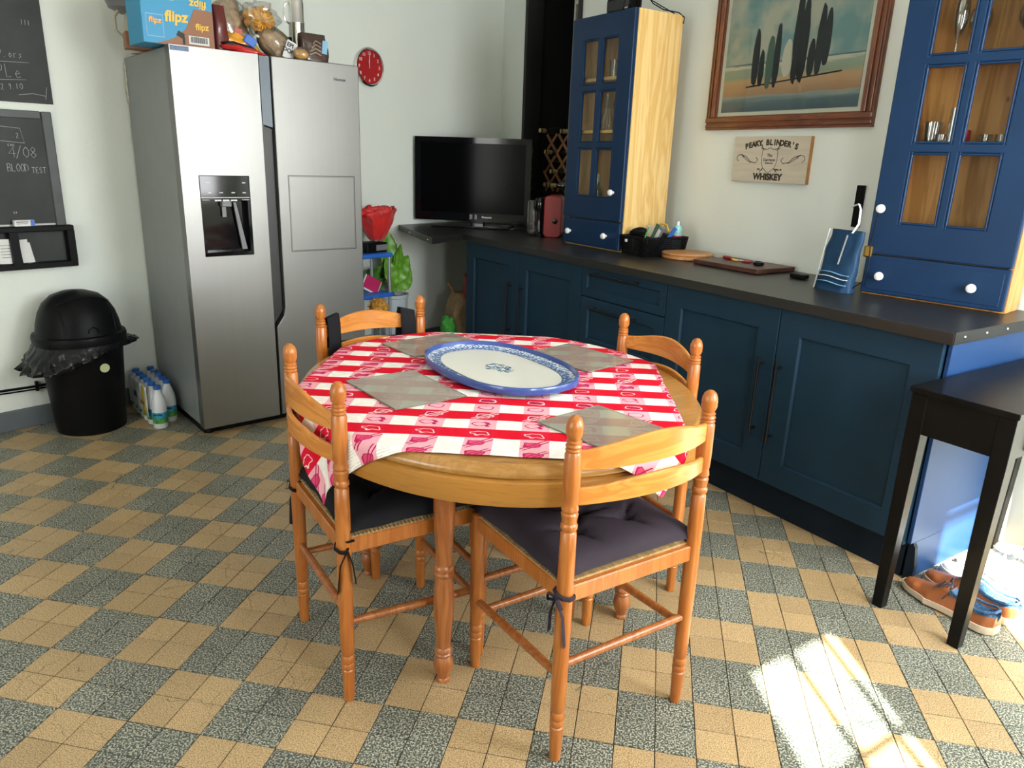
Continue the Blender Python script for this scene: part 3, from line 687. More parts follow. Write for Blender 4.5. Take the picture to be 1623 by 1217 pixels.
t = thing('bread_bag', 'clear bag of brown bread behind the golden loaf, left of the pile', 'bag', FP(.355, .26), FR_)
MB().ball((0, 0, .13), .11, (.85, .6, 1.15), 24, (0, 0, 0), .3, 2.2, 15).build('loaf', 'bread_pale', t); MB().ball((0, 0, .13), .125, (.85, .6, 1.1), 24, (0, 0, 0), .5, 2.2, 16).build('clear_bag', 'film', t)
MB().box((.02, -.075, .10), (.035, .004, .045)).build('red_label', 'bag_red', t)
t = thing('snack_packet', 'olive and brown packet leaning behind the long pale loaf', 'bag', FP(.59, .27), FR_)
MB().ball((0, 0, .085), .11, (1.1, .4, .62), 24, (0, 38, 0), .25, 2.2, 19).build('packet', 'olive', t); MB().ball((.02, -.03, .06), .09, (1.1, .3, .5), 20, (0, 40, 0), .3, 2.2, 20).build('brown_side', 'bag_brown', t)
t = thing('flask', 'tall stainless steel flask with ring handle behind the bread on the refrigerator', 'flask', FP(.735, .33), FR_)
MB().lathe([(.036, 0), (.040, .004), (.040, .20), (.041, .205), (.041, .21), (.039, .215), (.039, .30), (.034, .33), (.02, .34)], 28).build('body', 'chrome', t)
MB().tube([(-.038, 0, .20), (-.062, 0, .215), (-.066, 0, .25), (-.06, 0, .29), (-.038, 0, .30)], .005, 8).build('handle', 'chrome', t)
MB().box((-.055, 0, .12), (.03, .02, .035), bev=.004).build('clip', 'black_plastic', t)

# ------------------------------------------------------------------ left wall items (wall frame)
W1R = 60.3
def wall1(name, label, cat, x, z, off=0.0): return thing(name, label, cat, W1P(x, -off, z), W1R)
t = wall1('wall_clock', 'round red wall clock with steel rim beside the refrigerator', 'clock', 2.775, 1.922, .0)
MB().lathe([(.11, 0), (.118, .006), (.118, .026), (.110, .032), (.103, .030), (.103, .02)], 48, rot=(90, 0, 0), cap=False).build('rim', 'chrome', t)
MB().lathe([(.105, 0), (.105, .018)], 48, rot=(90, 0, 0)).build('face', 'red_deep', t)
for k in range(1, 13):
    a = R(90 - 30 * k); text(str(k), .027, 'white', t, (.082 * math.cos(a), -.0195, .082 * math.sin(a)), name='numeral', bold=.0004)
for nm, L_, w, a in (('hour_hand', .05, .005, -2), ('minute_hand', .078, .0035, 1), ('second_hand', .07, .0015, 128 - 180)):
    MB().box((0, 0, L_ / 2 - .008), (w, .001, L_)).build(nm, 'white' if nm != 'second_hand' else 'red', t).matrix_local = Matrix.Translation((0, -.022, 0)) @ Matrix.Rotation(R(a), 4, 'Y')
# hand lettering: tiny stroke alphabet
G = {'4': [[(.7, 0), (.7, 1), (0, .35), (1, .35)]], '/': [[(0, -.1), (.8, 1.1)]], '0': [[(.5, 1), (.1, .7), (.1, .3), (.5, 0), (.85, .3), (.85, .7), (.5, 1)]],
     '8': [[(.5, .5), (.15, .75), (.5, 1), (.85, .75), (.5, .5), (.1, .25), (.5, 0), (.9, .25), (.5, .5)]],
     'B': [[(0, 1), (0, 0), (.7, .1), (.7, .45), (0, .5), (.6, .7), (.5, 1), (0, 1)]], 'L': [[(0, 1), (.05, 0), (.6, .05)]],
     'O': [[(.4, 1), (.05, .6), (.2, .05), (.6, .05), (.8, .5), (.6, .95), (.4, 1)]], 'D': [[(0, 1), (.05, 0), (.7, .3), (.6, .8), (0, 1)]],
     'T': [[(0, 1), (.8, 1)], [(.4, 1), (.35, 0)]], 'E': [[(.7, 1), (.1, .95), (.1, 0), (.7, .05)], [(.1, .5), (.55, .55)]], 'S': [[(.7, .9), (.3, 1), (.1, .7), (.6, .4), (.5, .05), (.05, .1)]],
     'P': [[(.05, 0), (.1, 1), (.7, .85), (.6, .5), (.1, .45)]], 'R': [[(.05, 0), (.1, 1), (.7, .85), (.6, .5), (.1, .45), (.7, 0)]], 'o': [[(.4, .6), (.1, .3), (.4, 0), (.7, .3), (.4, .6)]],
     'r': [[(.1, 0), (.15, .6), (.6, .6)]], 's': [[(.6, .6), (.2, .5), (.5, .3), (.1, 0)]], 'e': [[(.1, .3), (.65, .35), (.4, .6), (.1, .3), (.3, 0), (.7, .1)]], 'c': [[(.65, .5), (.35, .6), (.1, .3), (.35, 0), (.7, .1)]],
     '2': [[(.1, .8), (.5, 1), (.7, .7), (.1, 0), (.8, 0)]], '1': [[(.3, 0), (.35, 1)]], '9': [[(.7, .7), (.3, .6), (.2, .9), (.6, 1), (.7, .7), (.5, 0)]], '.': [[(.2, 0), (.25, .04)]], ' ': [], '_': [[(0, 0), (.8, 0)]]}
def hand(s, x, z, h_, adv=.8, slope=0.0):
    out = []
    for k, ch in enumerate(s):
        for p in G.get(ch, []): out.append([(x + (k * adv + a * .75) * h_ * .8, z + c_ * h_ + k * slope) for a, c_ in p])
    return out
t = wall1('chalkboard', 'large unframed blackboard with chalk notes, the upper one on the left wall', 'chalkboard', .877, 1.555)
MB().box((-.35, -.004, .35), (.70, .008, .70)).build('board', 'slate', t)
for q in (hand('19 22 9.10', -.27, .045, .024, slope=.0015), hand('PLe', -.215, .105, .055), [[(-.3, .085), (-.10, .10)]], [[(-.3, .165), (-.08, .175)]], [[(-.14, .033), (-.08, .042), (-.03, .035)]], [[(-.03, .02), (-.02, .075)]], hand('P.ors', -.20, .19, .032), hand('111', -.09, .335, .022), hand('ore', -.22, .325, .025)):
    strokes(q, 'chalk', t, .0009, y=-.009)
t = wall1('chalkboard', 'grey framed chalkboard reading 4/08 blood test, under the upper blackboard', 'chalkboard', .858, .985)
MB().box((-.30, -.006, .27), (.56, .012, .50)).build('board', 'slate', t)
b = MB(); b.box((-.022, -.01, .265), (.044, .02, .54), bev=.005, seg=2); b.build('frame_side', 'slate_frame', t)
b = MB(); b.box((-.335, -.01, .518), (.575, .02, .035), bev=.003); b.build('frame_rail', 'slate_frame', t)
for q in (hand('4/08', -.20, .325, .048, adv=.75), hand('BLOOD', -.215, .262, .034, adv=.66), hand('TEST', -.115, .255, .026, adv=.75), [[(-.26, .40), (-.13, .39), (-.14, .455), (-.27, .465)]], hand('.2', -.175, .412, .022), hand('coc', -.20, .375, .016), hand('co', -.22, .07, .014)):
    strokes(q, 'chalk', t, .0010, y=-.013)
t = wall1('letter_rack', 'black wall letter rack with two pockets below the framed chalkboard', 'rack', .875, .795)
b = MB()
b.box((-.32, -.004, .1), (.64, .008, .2)); b.build('back', 'slate', t)
b = MB()
for z, h_ in ((.188, .026), (.014, .028)): b.box((-.32, -.03, z), (.64, .055, h_), bev=.003)
for x, w in ((-.016, .032), (-.262, .036), (-.6, .03)): b.box((x, -.03, .1), (w, .055, .152))
b.build('frame', 'black_plastic', t)
def paper(name, label, x, z, w, h_, m, off, tilt=0):
    t = wall1(name, label, 'paper', x, z, off); o = MB().box((0, 0, h_ / 2), (w, .0015, h_), rot=(0, tilt, 0)).build('sheet', m, t); return t
t = paper('letter', 'white letter standing in the left pocket of the letter rack', .583, .825, .075, .115, 'white_matt', .035, 2)
b = MB()
for k in range(5): b.box((-.005, -.0012, .03 + .014 * k), (.045, .0006, .002))
b.build('print_line', 'ink', t)
paper('letter', 'narrow white letter standing in the right pocket of the letter rack', .655, .825, .035, .11, 'white_matt', .035, -3)
paper('letter', 'second white letter behind the narrow one in the right pocket of the letter rack', .672, .823, .03, .095, 'white_matt', .028, -8)
t = wall1('medicine_box', 'small white and blue box on the ledge above the letter rack', 'box', .668, .9975, .035)
MB().box((0, 0, .014), (.085, .03, .028), bev=.001).build('box', 'white_matt', t); MB().box((.033, -.0155, .014), (.018, .001, .027)).build('blue_print', 'blue_plastic', t)
b = MB(); b.box((-.01, -.0155, .02), (.05, .001, .003)); b.box((-.012, -.0155, .012), (.045, .001, .0015)); b.build('print_line', 'ink', t)

# ------------------------------------------------------------------ bin and milk
t = thing('waste_bin', 'round black waste bin with domed lid against the left wall', 'bin', (-1.155, 1.562, 0), 60.3)
MB().lathe([(.150, 0), (.157, .005), (.186, .45), (.190, .47), (.183, .47), (.15, .02)], 48, cap=False).build('body', 'black_plastic', t)
MB().lathe([(.001, .004), (.150, .004)], 48, cap=False).build('base', 'black_plastic', t)
ld = MB().lathe([(.192, .452), (.204, .456), (.207, .485), (.203, .497), (.190, .502), (.186, .512), (.180, .55), (.166, .60), (.142, .645), (.105, .68), (.055, .698), (.001, .703)], 48, cap=False).build('lid', 'black_plastic', t)
b = MB()
for sgn in (-1, 1):
    b.tube([(sgn * .125 * 1.0, -.138 * math.cos(a) - .0, .51 + .17 * math.sin(a) * .98) if False else (sgn * .112, -math.sqrt(max(.0, .186 ** 2 * (1 - ((.51 + .19 * q) - .51) ** 2 / .195 ** 2) - .112 ** 2)) - .001, .51 + .19 * q) for q in (.02, .2, .4, .55, .68) for a in (0,)], .004, 6)
b.tube([(.112 * math.cos(PI - PI * k / 10), -.085 - .02 * math.sin(PI * k / 10) + .03 * 0, .642 + .035 * math.sin(PI * k / 10)) for k in range(11)], .004, 6)
b.build('flap_edge', 'black_plastic', ld)
MB().tube([(-.022, -.188, .520), (-.018, -.187, .54), (0, -.184, .548), (.018, -.187, .54), (.022, -.188, .520)], .0025, 6).build('thumb_tab', 'black_plastic', ld)
def liner(u, v):
    a = -PI * 1.15 + u * PI * 1.45
    big = max(0, math.cos(a + PI * .90)) ** 1.5; rt = max(0, math.cos(a - .1)) ** 6
    r = .197 + (.008 + .075 * big + .07 * rt) * v + (.010 + .03 * big) * v * noise.noise(Vector((a * 9, v * 3, 0)))
    return Vector((r * math.cos(a), r * math.sin(a), (.462 - (.035 + .095 * big + .0 * rt) * v) + .014 * v * noise.noise(Vector((a * 12, v * 5, 3)))))
b = MB(); b.grid(120, 8, liner); b.build('liner', 'liner', t, solid=.0015)
o = MB().lathe([(.019, 0), (.022, .002), (.022, .005), (.017, .005)], 24, (.03, -.175, .34), rot=(90, 0, 0)).build('lock_badge', 'socket', t)
def make_milk(name, label, loc):
    t = thing(name, label, 'bottle', loc, 20)
    MB().lathe([(.028, 0), (.034, .004), (.036, .02), (.036, .12), (.033, .145), (.024, .175), (.0165, .195), (.0155, .215)], 20).build('bottle', 'milk', t)
    MB().lathe([(.0165, .205), (.0185, .207), (.0185, .222), (.016, .225)], 16).build('cap', 'royal', t)
    l = MB().lathe([(.0363, .045), (.0363, .088)], 20, cap=False).build('label_band', 'label_blue', t)
    MB().lathe([(.0366, .030), (.0366, .056)], 20, cap=False).build('green_band', 'label_green', l)
    text('Grandlait', .012, 'ink', l, (0, -.0375, .078), shear=.2, bold=.0004)
    return t
milk = make_milk('milk_bottle', 'white plastic milk bottle with blue cap, standing alone in front of the wrapped pack', (-.818, 1.640, 0)); milk['group'] = 'milk bottles beside the refrigerator'
ux, uy = dirv(141), dirv(51)
n = 0
for i in range(5):
    for j in range(2):
        p = Vector((-.885, 1.688, 0)) + ux * (.074 * i) + uy * (.074 * j)
        nm = ['front', 'second', 'third', 'fourth', 'rear'][i]
        dup(milk, (p.x, p.y, 0), 20, f'blue-capped milk bottle in the wrapped pack, {nm} pair, on the {"bin" if j == 0 else "refrigerator"} side')
t = thing('pack_wrap', 'printed plastic wrap around the pack of milk bottles', 'wrapping', (-.885, 1.688, 0), 141)
b = MB(); b.grid(40, 8, lambda u, v: Vector((-.040 + u * .378, .0385 + .004 * math.sin(u * 30), .05 + .16 * v - .0 * u)))
b.build('printed_side', [mat('wrap_print', (.55, .6, .62), .3, var=.35, vscale=16)], t, solid=.001)
b = MB(); b.grid(8, 6, lambda u, v: Vector((-.030 + u * .075, .0395, .055 + .15 * v)))
yl = b.build('yellow_side', 'yellow', t, solid=.001); yl.location = (0, .002, 0)
text('alfa', .05, mat and 'ink', t, (.16, .046, .13), rotz=180, shear=.1, bold=.001)
text('Lafor', .036, 'card_brown', t, (.02, .050, .12), rotz=180, shear=.1, bold=.001)
b = MB(); b.tube([(.02, -.037, .228), (.06, -.03, .243), (.10, -.037, .245), (.14, -.04, .228)], .008, 6, flat=.25); b.build('carry_strip', 'film', t)

# ------------------------------------------------------------------ television and its corner
t = thing('television', 'black flat television on the worktop corner', 'television', (.30, 3.72, .905), 2)
MB().box((-.010, .03, .325), (.832, .05, .57), bev=.006).build('housing', 'black_gloss', t)
b = MB(); x0, x1, z0, z1 = -.426, .406, .040, .610
sv = b.box((-.010, .003, .327), (.770, .006, .49)).build('screen', 'screen', t)
ringdoor('bezel', (x0, x1, z0, z1), (-.386, .366, .098, .578), -.006, .006, 'black_gloss', t)
text('Panasonic', .018, 'white_matt', t, (.10, -.0072, .072), bold=.0004)
b = MB(); b.box((-.015, -.0065, .072), (.022, .001, .034)); b.box((.02, -.0065, .072), (.018, .001, .034)); b.build('sticker', 'grey_plastic', t)
MB().box((.03, .03, .03), (.10, .04, .06), bev=.01).build('neck', 'black_gloss', t)
MB().box((-.0, .0, .007), (.56, .24, .013), bev=.005).build('stand', 'black_gloss', t)
for k, (nm, pts) in enumerate((('near the television stand', [(.05, -.05, 0), (.13, -.11, .012), (.22, -.09, .004), (.30, -.06, 0), (.38, -.02, 0), (.44, .03, 0)]), ('looping from the television to the red coffee machine', [(.41, .06, .16), (.45, .03, .12), (.46, .0, .06), (.44, -.02, .01), (.36, -.04, 0), (.26, -.07, 0)]))):
    o = MB().tube([(.30 + a, 3.72 + c_ , .9095 + z) for a, c_, z in pts], .004, 6).build('power_cable', 'grey_plastic' if k == 0 else 'black_plastic'); tag(o, f'thin cable on the worktop {nm}', 'cable')
# coffee machine
t = thing('coffee_machine', 'red capsule coffee machine between the television and the blue cabinet', 'coffee machine', (.905, 3.30, .903), 2)
b = MB()
def rrect(x0, x1, z0, z1, r, n=6):
    out = []
    for cx, cz, a0 in ((x1 - r, z0 + r, -90), (x1 - r, z1 - r, 0), (x0 + r, z1 - r, 90), (x0 + r, z0 + r, 180)):
        for k in range(n + 1): a = R(a0 + 90 * k / n); out.append((cx + r * math.cos(a), cz + r * math.sin(a)))
    return out
b.prism(rrect(-.03, .085, .0, .262, .03), -.03, .20, 'xz'); b.build('body', 'red', t, bevel=.006)
b = MB(); b.lathe([(.030, 0), (.036, .02), (.036, .055), (.028, .08)], 20, (-.062, .0, .165)); b.box((-.05, .06, .215), (.05, .12, .07), bev=.015, seg=3)
b.lathe([(.024, 0), (.02, .012), (.016, .12), (.022, .16)], 16, (-.062, .0, .02)); b.lathe([(.032, 0), (.034, .006), (.034, .024), (.028, .028)], 20, (-.06, -.0, 0)); b.build('brewing_head', 'black_gloss', t)
MB().lathe([(.016, 0), (.018, .004), (.016, .01), (.006, .012)], 20, (.045, -.031, .105), rot=(90, 0, 0)).build('dial', 'black_gloss', t)
MB().box((-.115, .07, .12), (.06, .10, .22), bev=.02, seg=3).build('water_tank', 'film', t)
# alcove: crate, trellis wine rack, bottles
t = thing('crate', 'low black box carrying the trellis wine rack in the dark alcove', 'box', W3P(-2.10, .07, .863), -49)
b = MB(); b.box((0, .18, .15), (.54, .30, .29), bev=.004); b.build('box', 'black_paint', t); MB().box((0, .02, .285), (.56, .03, .02)).build('front_rail', 'black_plastic', t)
t = thing('wine_rack', 'brown wooden trellis wine rack in the dark alcove above the coffee machine', 'rack', W3P(-2.07, .10, 1.165), -49)
X0, X1, ZH = -.24, .24, .40
for y in (0.0,):
    for sg in (1, -1):
        for k in range(-3, 4):
            # slats at +/-42 degrees clipped to the rack outline
            pts = []
            cx = X0 + .155 * k + .03
            for s in range(0, 41):
                x = cx + s * .0135 * 1.0; z = s * .0125 if sg > 0 else ZH - s * .0125
                if X0 <= x <= X1 and 0 <= z <= ZH: pts.append((x, z))
            if len(pts) > 4:
                (xa, za), (xb, zb) = pts[0], pts[-1]; L_ = math.hypot(xb - xa, zb - za)
                MB().box((0, 0, 0), (L_, .007, .022)).build('slat', 'trellis', t).matrix_local = Matrix.Translation(((xa + xb) / 2, y + (.0035 if sg > 0 else -.0035), (za + zb) / 2)) @ Matrix.Rotation(-math.atan2(zb - za, xb - xa), 4, 'Y')
b = MB()
for x, z in ((-.16, .07), (-.04, .07), (.08, .07), (-.1, .14), (.02, .14), (-.16, .21), (-.04, .21), (.08, .21), (.02, .28)): b.tube([(x, .004, z), (x, .196, z)], .004, 6)
b.build('dowel', 'trellis', t)
wb = thing('wine_bottle', '', 'bottle', (0, 0, 0), 0)
MB().lathe([(.01, -.235), (.036, -.232), (.037, -.225), (.037, -.06), (.028, -.035), (.015, -.015), (.0145, .04), (.0165, .042), (.0165, .052)], 16, rot=(90, 0, 0)).build('bottle', 'bottle_dark', wb)
MB().lathe([(.0155, .0), (.0155, .0535), (.014, .054)], 16, rot=(90, 0, 0)).build('foil', 'bottle_gold', wb)
G_ = 'wine bottles in the trellis rack'
lab = ['dark wine bottle lying on top of the trellis rack nearest the television', 'gold-necked wine bottle lying on top of the trellis rack by the blue cabinet', 'gold-necked wine bottle lying lowest in the trellis rack towards the blue cabinet', 'dark wine bottle lying lowest in the trellis rack behind the television edge', 'dark wine bottle in the middle diamond of the trellis rack', 'wine bottle in the upper left diamond of the trellis rack']
pos = [(-.20, .425, 12), (.10, .415, -18), (.04, .045, -25), (-.10, .045, 6), (-.02, .14, 0), (-.10, .275, -8)]
for k, (x, z, a) in enumerate(pos):
    p = W3P(-2.07 + x, .07 if k != 2 else .03, 1.165 + z)
    if k == 0: place(wb, p, -49 + a); wb['label'] = lab[0]; wb['group'] = G_
    else: dup(wb, p, -49 + a, lab[k], G_)
t = thing('ladder_shelf', 'slim pale wooden upright with crossbars inside the dark alcove', 'shelf', W3P(-1.885, .03, .905), -49)
b = MB(); b.box((0, 0, .87), (.018, .02, 1.74)); b.build('upright', 'cream', t)
for z in (.70, .98, 1.25, 1.48, 1.66): MB().box((.055, 0, z), (.11, .02, .022)).build('crossbar', 'cream', t)
for zz in (.70, 1.2, 1.7): MB().box((-.25, .30, zz - .0), (.0, .0, .0)) if False else None
MB().box((.0, .44, .87), (.018, .02, 1.74)).build('upright', 'cream', t)

# ------------------------------------------------------------------ display cabinets
def knob(b, x, y, z, r=.017):
    b.lathe([(.008, 0), (.0075, .006), (.012, .011), (r, .018), (r * 1.03, .025), (r * .8, .032), (r * .3, .035)], 20, (x, y, z), rot=(90, 0, 0)); return b
def display_cabinet(label, loc, rot, wood_, blue_, shelves, D_=.31):
    t = thing('display_cabinet', label, 'cabinet', loc, rot)
    W_, Hc = .515, 1.232
    for nm, c_, sz in (('side_panel', (.009, D_ / 2 + .022, Hc / 2), (.018, D_, Hc)), ('side_panel', (W_ - .009, D_ / 2 + .022, Hc / 2), (.018, D_, Hc)), ('top_panel', (W_ / 2, D_ / 2 + .022, Hc - .009), (W_ - .037, D_, .018)),
                       ('bottom_panel', (W_ / 2, D_ / 2 + .022, .009), (W_ - .037, D_, .018)), ('back_panel', (W_ / 2, D_ + .018, Hc / 2), (W_ - .037, .008, Hc - .037)), ('divider', (W_ / 2, D_ / 2 + .022, .165), (W_ - .037, D_ - .02, .016))):
        MB().box(c_, sz).build(nm, wood_, t, bevel=.001)
    for z in shelves: MB().box((W_ / 2, D_ / 2 + .03, z), (W_ - .038, D_ - .02, .016)).build('shelf', wood_, t)
    dw = MB().box((W_ / 2, .008, .083), (W_ - .004, .022, .150), bev=.005, seg=2).build('drawer', blue_, t)
    MB().box((W_ / 2, -.0035, .083), (W_ - .036, .003, .118), bev=.0014).build('raised_field', blue_, dw)
    for x in (.075, .405): knob(MB(), x, -.004, .080).build('knob', 'white', dw)
    # glazed door
    z0, z1 = .162, Hc
    d_ = bpy.data.objects.new('door', None)
    b = MB(); py = (.286, .550, .582, .858, .890, 1.120 if z1 < 2 else 0)
    rows = [(.285, .548), (.580, .850), (.882, 1.115)]; cols = [(.103, .238), (.268, .407)]
    b = MB(); xs = [.001, cols[0][0], cols[0][1], cols[1][0], cols[1][1], W_ - .001]; zs = [z0, rows[0][0], rows[0][1], rows[1][0], rows[1][1], rows[2][0], rows[2][1], z1]
    V = {}
    for yy in (-.006, .020):
        for i, x in enumerate(xs):
            for j, z in enumerate(zs): V[(i, j, yy)] = b.bm.verts.new((x, yy, z))
    hole = lambda i, j: i in (1, 3) and j in (1, 3, 5)
    for i in range(5):
        for j in range(7):
            if hole(i, j):
                for (a, c_) in (((i, j), (i + 1, j)), ((i + 1, j), (i + 1, j + 1)), ((i + 1, j + 1), (i, j + 1)), ((i, j + 1), (i, j))):
                    b.bm.faces.new((V[(*a, -.006)], V[(*c_, -.006)], V[(*c_, .020)], V[(*a, .020)]))
            else:
                for yy in (-.006, .020): b.bm.faces.new([V[(a, c_, yy)] for a, c_ in ((i, j), (i + 1, j), (i + 1, j + 1), (i, j + 1))])
    for i in range(5):
        for j in (0, 7): b.bm.faces.new((V[(i, j, -.006)], V[(i + 1, j, -.006)], V[(i + 1, j, .020)], V[(i, j, .020)]))
    for j in range(7):
        for i in (0, 5): b.bm.faces.new((V[(i, j, -.006)], V[(i, j + 1, -.006)], V[(i, j + 1, .020)], V[(i, j, .020)]))
    bmesh.ops.recalc_face_normals(b.bm, faces=b.bm.faces[:])
    d_ = b.build('door', blue_, t, bevel=.005)
    for c0, c1 in cols:
        for a, c_ in rows:
            MB().box(((c0 + c1) / 2, .010, (a + c_) / 2), (c1 - c0 + .004, .003, c_ - a + .004)).build('pane', 'pane', d_)
            b = MB()
            for q in (((c0 + .004, a), (c0 + .004, c_)), ((c1 - .004, a), (c1 - .004, c_)), ((c0, a + .004), (c1, a + .004)), ((c0, c_ - .004), (c1, c_ - .004))):
                b.box(((q[0][0] + q[1][0]) / 2, .002, (q[0][1] + q[1][1]) / 2), (abs(q[0][0] - q[1][0]) + .008, .014, abs(q[0][1] - q[1][1]) + .008))
            b.build('pane_bead', blue_, d_, bevel=.002, seg=1)
    return t, d_
C1L, C1R = KP(-1.437, 2.835, .904), -46
c1, d1 = display_cabinet('tall blue glazed cabinet with pale pine sides, next to the coffee machine', C1L, C1R, 'pine', 'blue', (.64, .915))
knob(MB(), .452 - .01, -.006, .318).build('knob', 'white', d1)
C2L, C2R = Vector((2.428, 1.684, .904)), -37.8
c2, d2 = display_cabinet('tall blue glazed cabinet with honey pine sides at the near end of the worktop', C2L, C2R, 'pine_dark', 'blue', (.552, .865), .148)
knob(MB(), .038, -.006, .338).build('knob', 'white', d2)
lk = MB().box((.012, -.012, .170), (.032, .012, .044), bev=.005, seg=2).build('latch', 'brass', d2)
o = MB().tube([(.034, -.035, .325), (.028, -.03, .25), (.022, -.024, .19), (.03, -.03, .12), (.02, -.04, .05), (-.02, -.05, .012), (-.06, -.06, .006)], .0022, 6).build('cord', 'black_plastic'); place(o, C2L, C2R); tag(o, 'thin dark cord hanging from a white knob of the near blue cabinet', 'cord')
def C1(x, y, z): v = C1L + dirv(C1R) * x + dirv(C1R + 90) * y; v.z = .904 + z; return v
def C2(x, y, z): v = C2L + dirv(C2R) * x + dirv(C2R + 90) * (.055 + .32 * y); v.z = .904 + z; return v
def glass(prof, label, loc, cat='glass', name='drinking_glass', m='glassware', group=None, n=20):
    o = MB().lathe(prof, n, cap=False).build(name, m); o.location = loc; tag(o, label, cat, group); return o
TUMB = [(.001, .004), (.026, .004), (.027, 0), (.029, .002), (.035, .10), (.033, .10), (.027, .010), (.001, .009)]
FLUT = [(.001, .002), (.03, .002), (.03, .004), (.005, .010), (.004, .07), (.012, .085), (.024, .12), (.026, .17), (.022, .20), (.0205, .20), (.024, .17), (.022, .12), (.010, .088)]
WINE = [(.001, .002), (.033, .002), (.033, .004), (.005, .010), (.004, .07), (.014, .082), (.034, .11), (.037, .14), (.031, .165), (.0295, .165), (.035, .14), (.032, .112), (.012, .085)]
CARA = [(.001, .003), (.045, .003), (.048, .012), (.046, .05), (.022, .12), (.017, .18), (.021, .20), (.020, .20), (.016, .18), (.021, .12)]
SHOT = [(.001, .006), (.018, .006), (.019, 0), (.022, .055), (.020, .055), (.001, .014)]
GA, GB = 'glasses in the cabinet by the coffee machine', 'glasses in the near blue cabinet'
glass(TUMB, 'tumbler behind the top left pane of the cabinet by the coffee machine', C1(.20, .15, .924), group=GA)
glass(TUMB, 'tumbler behind the tall flute, top shelf of the cabinet by the coffee machine', C1(.36, .22, .924), group=GA)
glass(FLUT, 'tall champagne flute behind the top right pane of the cabinet by the coffee machine', C1(.31, .12, .924), group=GA)
glass(CARA, 'small glass carafe behind the middle left pane of the cabinet by the coffee machine', C1(.175, .14, .649), 'carafe', 'carafe', group=GA)
glass(WINE, 'wine glass nearest the centre bar behind the middle right pane, cabinet by the coffee machine', C1(.30, .12, .649), group=GA)
glass(WINE, 'wine glass nearest the pine side behind the middle right pane, cabinet by the coffee machine', C1(.385, .15, .649), group=GA)
glass(TUMB, 'tumbler at the back of the middle shelf in the cabinet by the coffee machine', C1(.25, .24, .649), group=GA)
BOT = [(.001, .002), (.036, .002), (.038, .008), (.038, .13), (.030, .155), (.0145, .175), (.0135, .22), (.001, .221)]
for k, (x, y, lb) in enumerate(((.165, .11, 'clear spirits bottle with pale cap behind the lower left pane'), (.30, .20, 'dark slim bottle behind the centre bar of the lower panes'), (.345, .10, 'labelled spirits bottle with pale cap behind the lower right pane'), (.41, .17, 'brown bottle nearest the pine side behind the lower right pane'))):
    t = thing('spirits_bottle', lb + ', cabinet by the coffee machine', 'bottle', C1(x, y, .174), -46, 'bottles in the cabinet by the coffee machine')
    MB().lathe(BOT, 20, cap=False).build('bottle', ('spirit', 'bottle_dark', 'spirit', 'bottle_dark')[k], t)
    MB().lathe([(.0155, .19), (.0165, .192), (.0165, .235), (.015, .238)], 16).build('cap', ('socket', 'black_plastic', 'socket', 'bottle_gold')[k], t)
    MB().lathe([(.0385, .03), (.0385, .10)], 20, cap=False).build('label_band', ('white_matt', 'grey_plastic', 'bread_pale', 'cream')[k], t)
glass(FLUT, 'tall champagne flute behind the top left pane of the near blue cabinet', C2(.155, .10, .874), group=GB)
glass(WINE, 'small stemmed glass right of the flute on the top shelf of the near blue cabinet', C2(.215, .17, .874), group=GB)
glass(WINE, 'stemmed glass behind the top right pane of the near blue cabinet', C2(.375, .12, .874), group=GB)
glass(TUMB, 'tumbler furthest left behind the middle left pane of the near blue cabinet', C2(.125, .13, .561), group=GB)
glass(SHOT, 'short glass beside the tumbler behind the middle left pane of the near blue cabinet', C2(.165, .08, .561), group=GB)
glass([(.001, .003), (.015, .003), (.016, .15), (.014, .15), (.013, .008)], 'tall narrow glass tube behind the middle left pane of the near blue cabinet', C2(.195, .13, .561), group=GB)
glass(SHOT, 'left of two short glasses behind the middle right pane of the near blue cabinet', C2(.315, .10, .561), group=GB)
glass(SHOT, 'right of two short glasses behind the middle right pane of the near blue cabinet', C2(.365, .12, .561), group=GB)
o = MB().lathe([(.02, 0), (.022, .003), (.022, .07), (.018, .072)], 18).build('candle_jar', 'red'); o.location = C2(.235, .16, .561); tag(o, 'small red jar behind the centre bar of the near blue cabinet', 'jar')
glass([(.001, .003), (.04, .003), (.05, .05), (.052, .08), (.050, .08), (.046, .05), (.036, .008)], 'wide glass bowl behind the lower left pane of the near blue cabinet', C2(.20, .16, .174), 'bowl', 'glass_bowl', group=GB)
glass([(.001, .003), (.04, .003), (.06, .03), (.062, .06), (.060, .06), (.055, .03), (.036, .008)], 'low glass dish behind the lower right pane of the near blue cabinet', C2(.34, .14, .174), 'bowl', 'glass_bowl', group=GB)
# things on top of the first cabinet
t = thing('speaker_dock', 'black rounded device on top of the cabinet by the coffee machine', 'appliance', C1(.30, .10, 1.232), -46)
MB().box((0, 0, .045), (.17, .12, .085), bev=.022, seg=4).build('body', 'black_gloss', t); MB().box((.03, .02, .004), (.2, .16, .008)).build('tray', 'grey_plastic', t)
o = MB().tube([C1(.40, .12, 1.26), C1(.45, .1, 1.33), C1(.48, .14, 1.27), C1(.50, .2, 1.245), C1(.50, .31, 1.245), C1(.525, .33, 1.22), C1(.524, .325, 1.19)], .003, 6).build('power_cable', 'black_plastic'); tag(o, 'black cable curling over the top of the cabinet by the coffee machine', 'cable')
o = MB().tube([C1(.36, .1, 1.27), C1(.42, .08, 1.34), C1(.47, .12, 1.29), C1(.50, .28, 1.236), C1(.40, .30, 1.236)], .0028, 6).build('power_cable', 'black_plastic'); tag(o, 'second black cable looping beside the device on top of the far cabinet', 'cable')

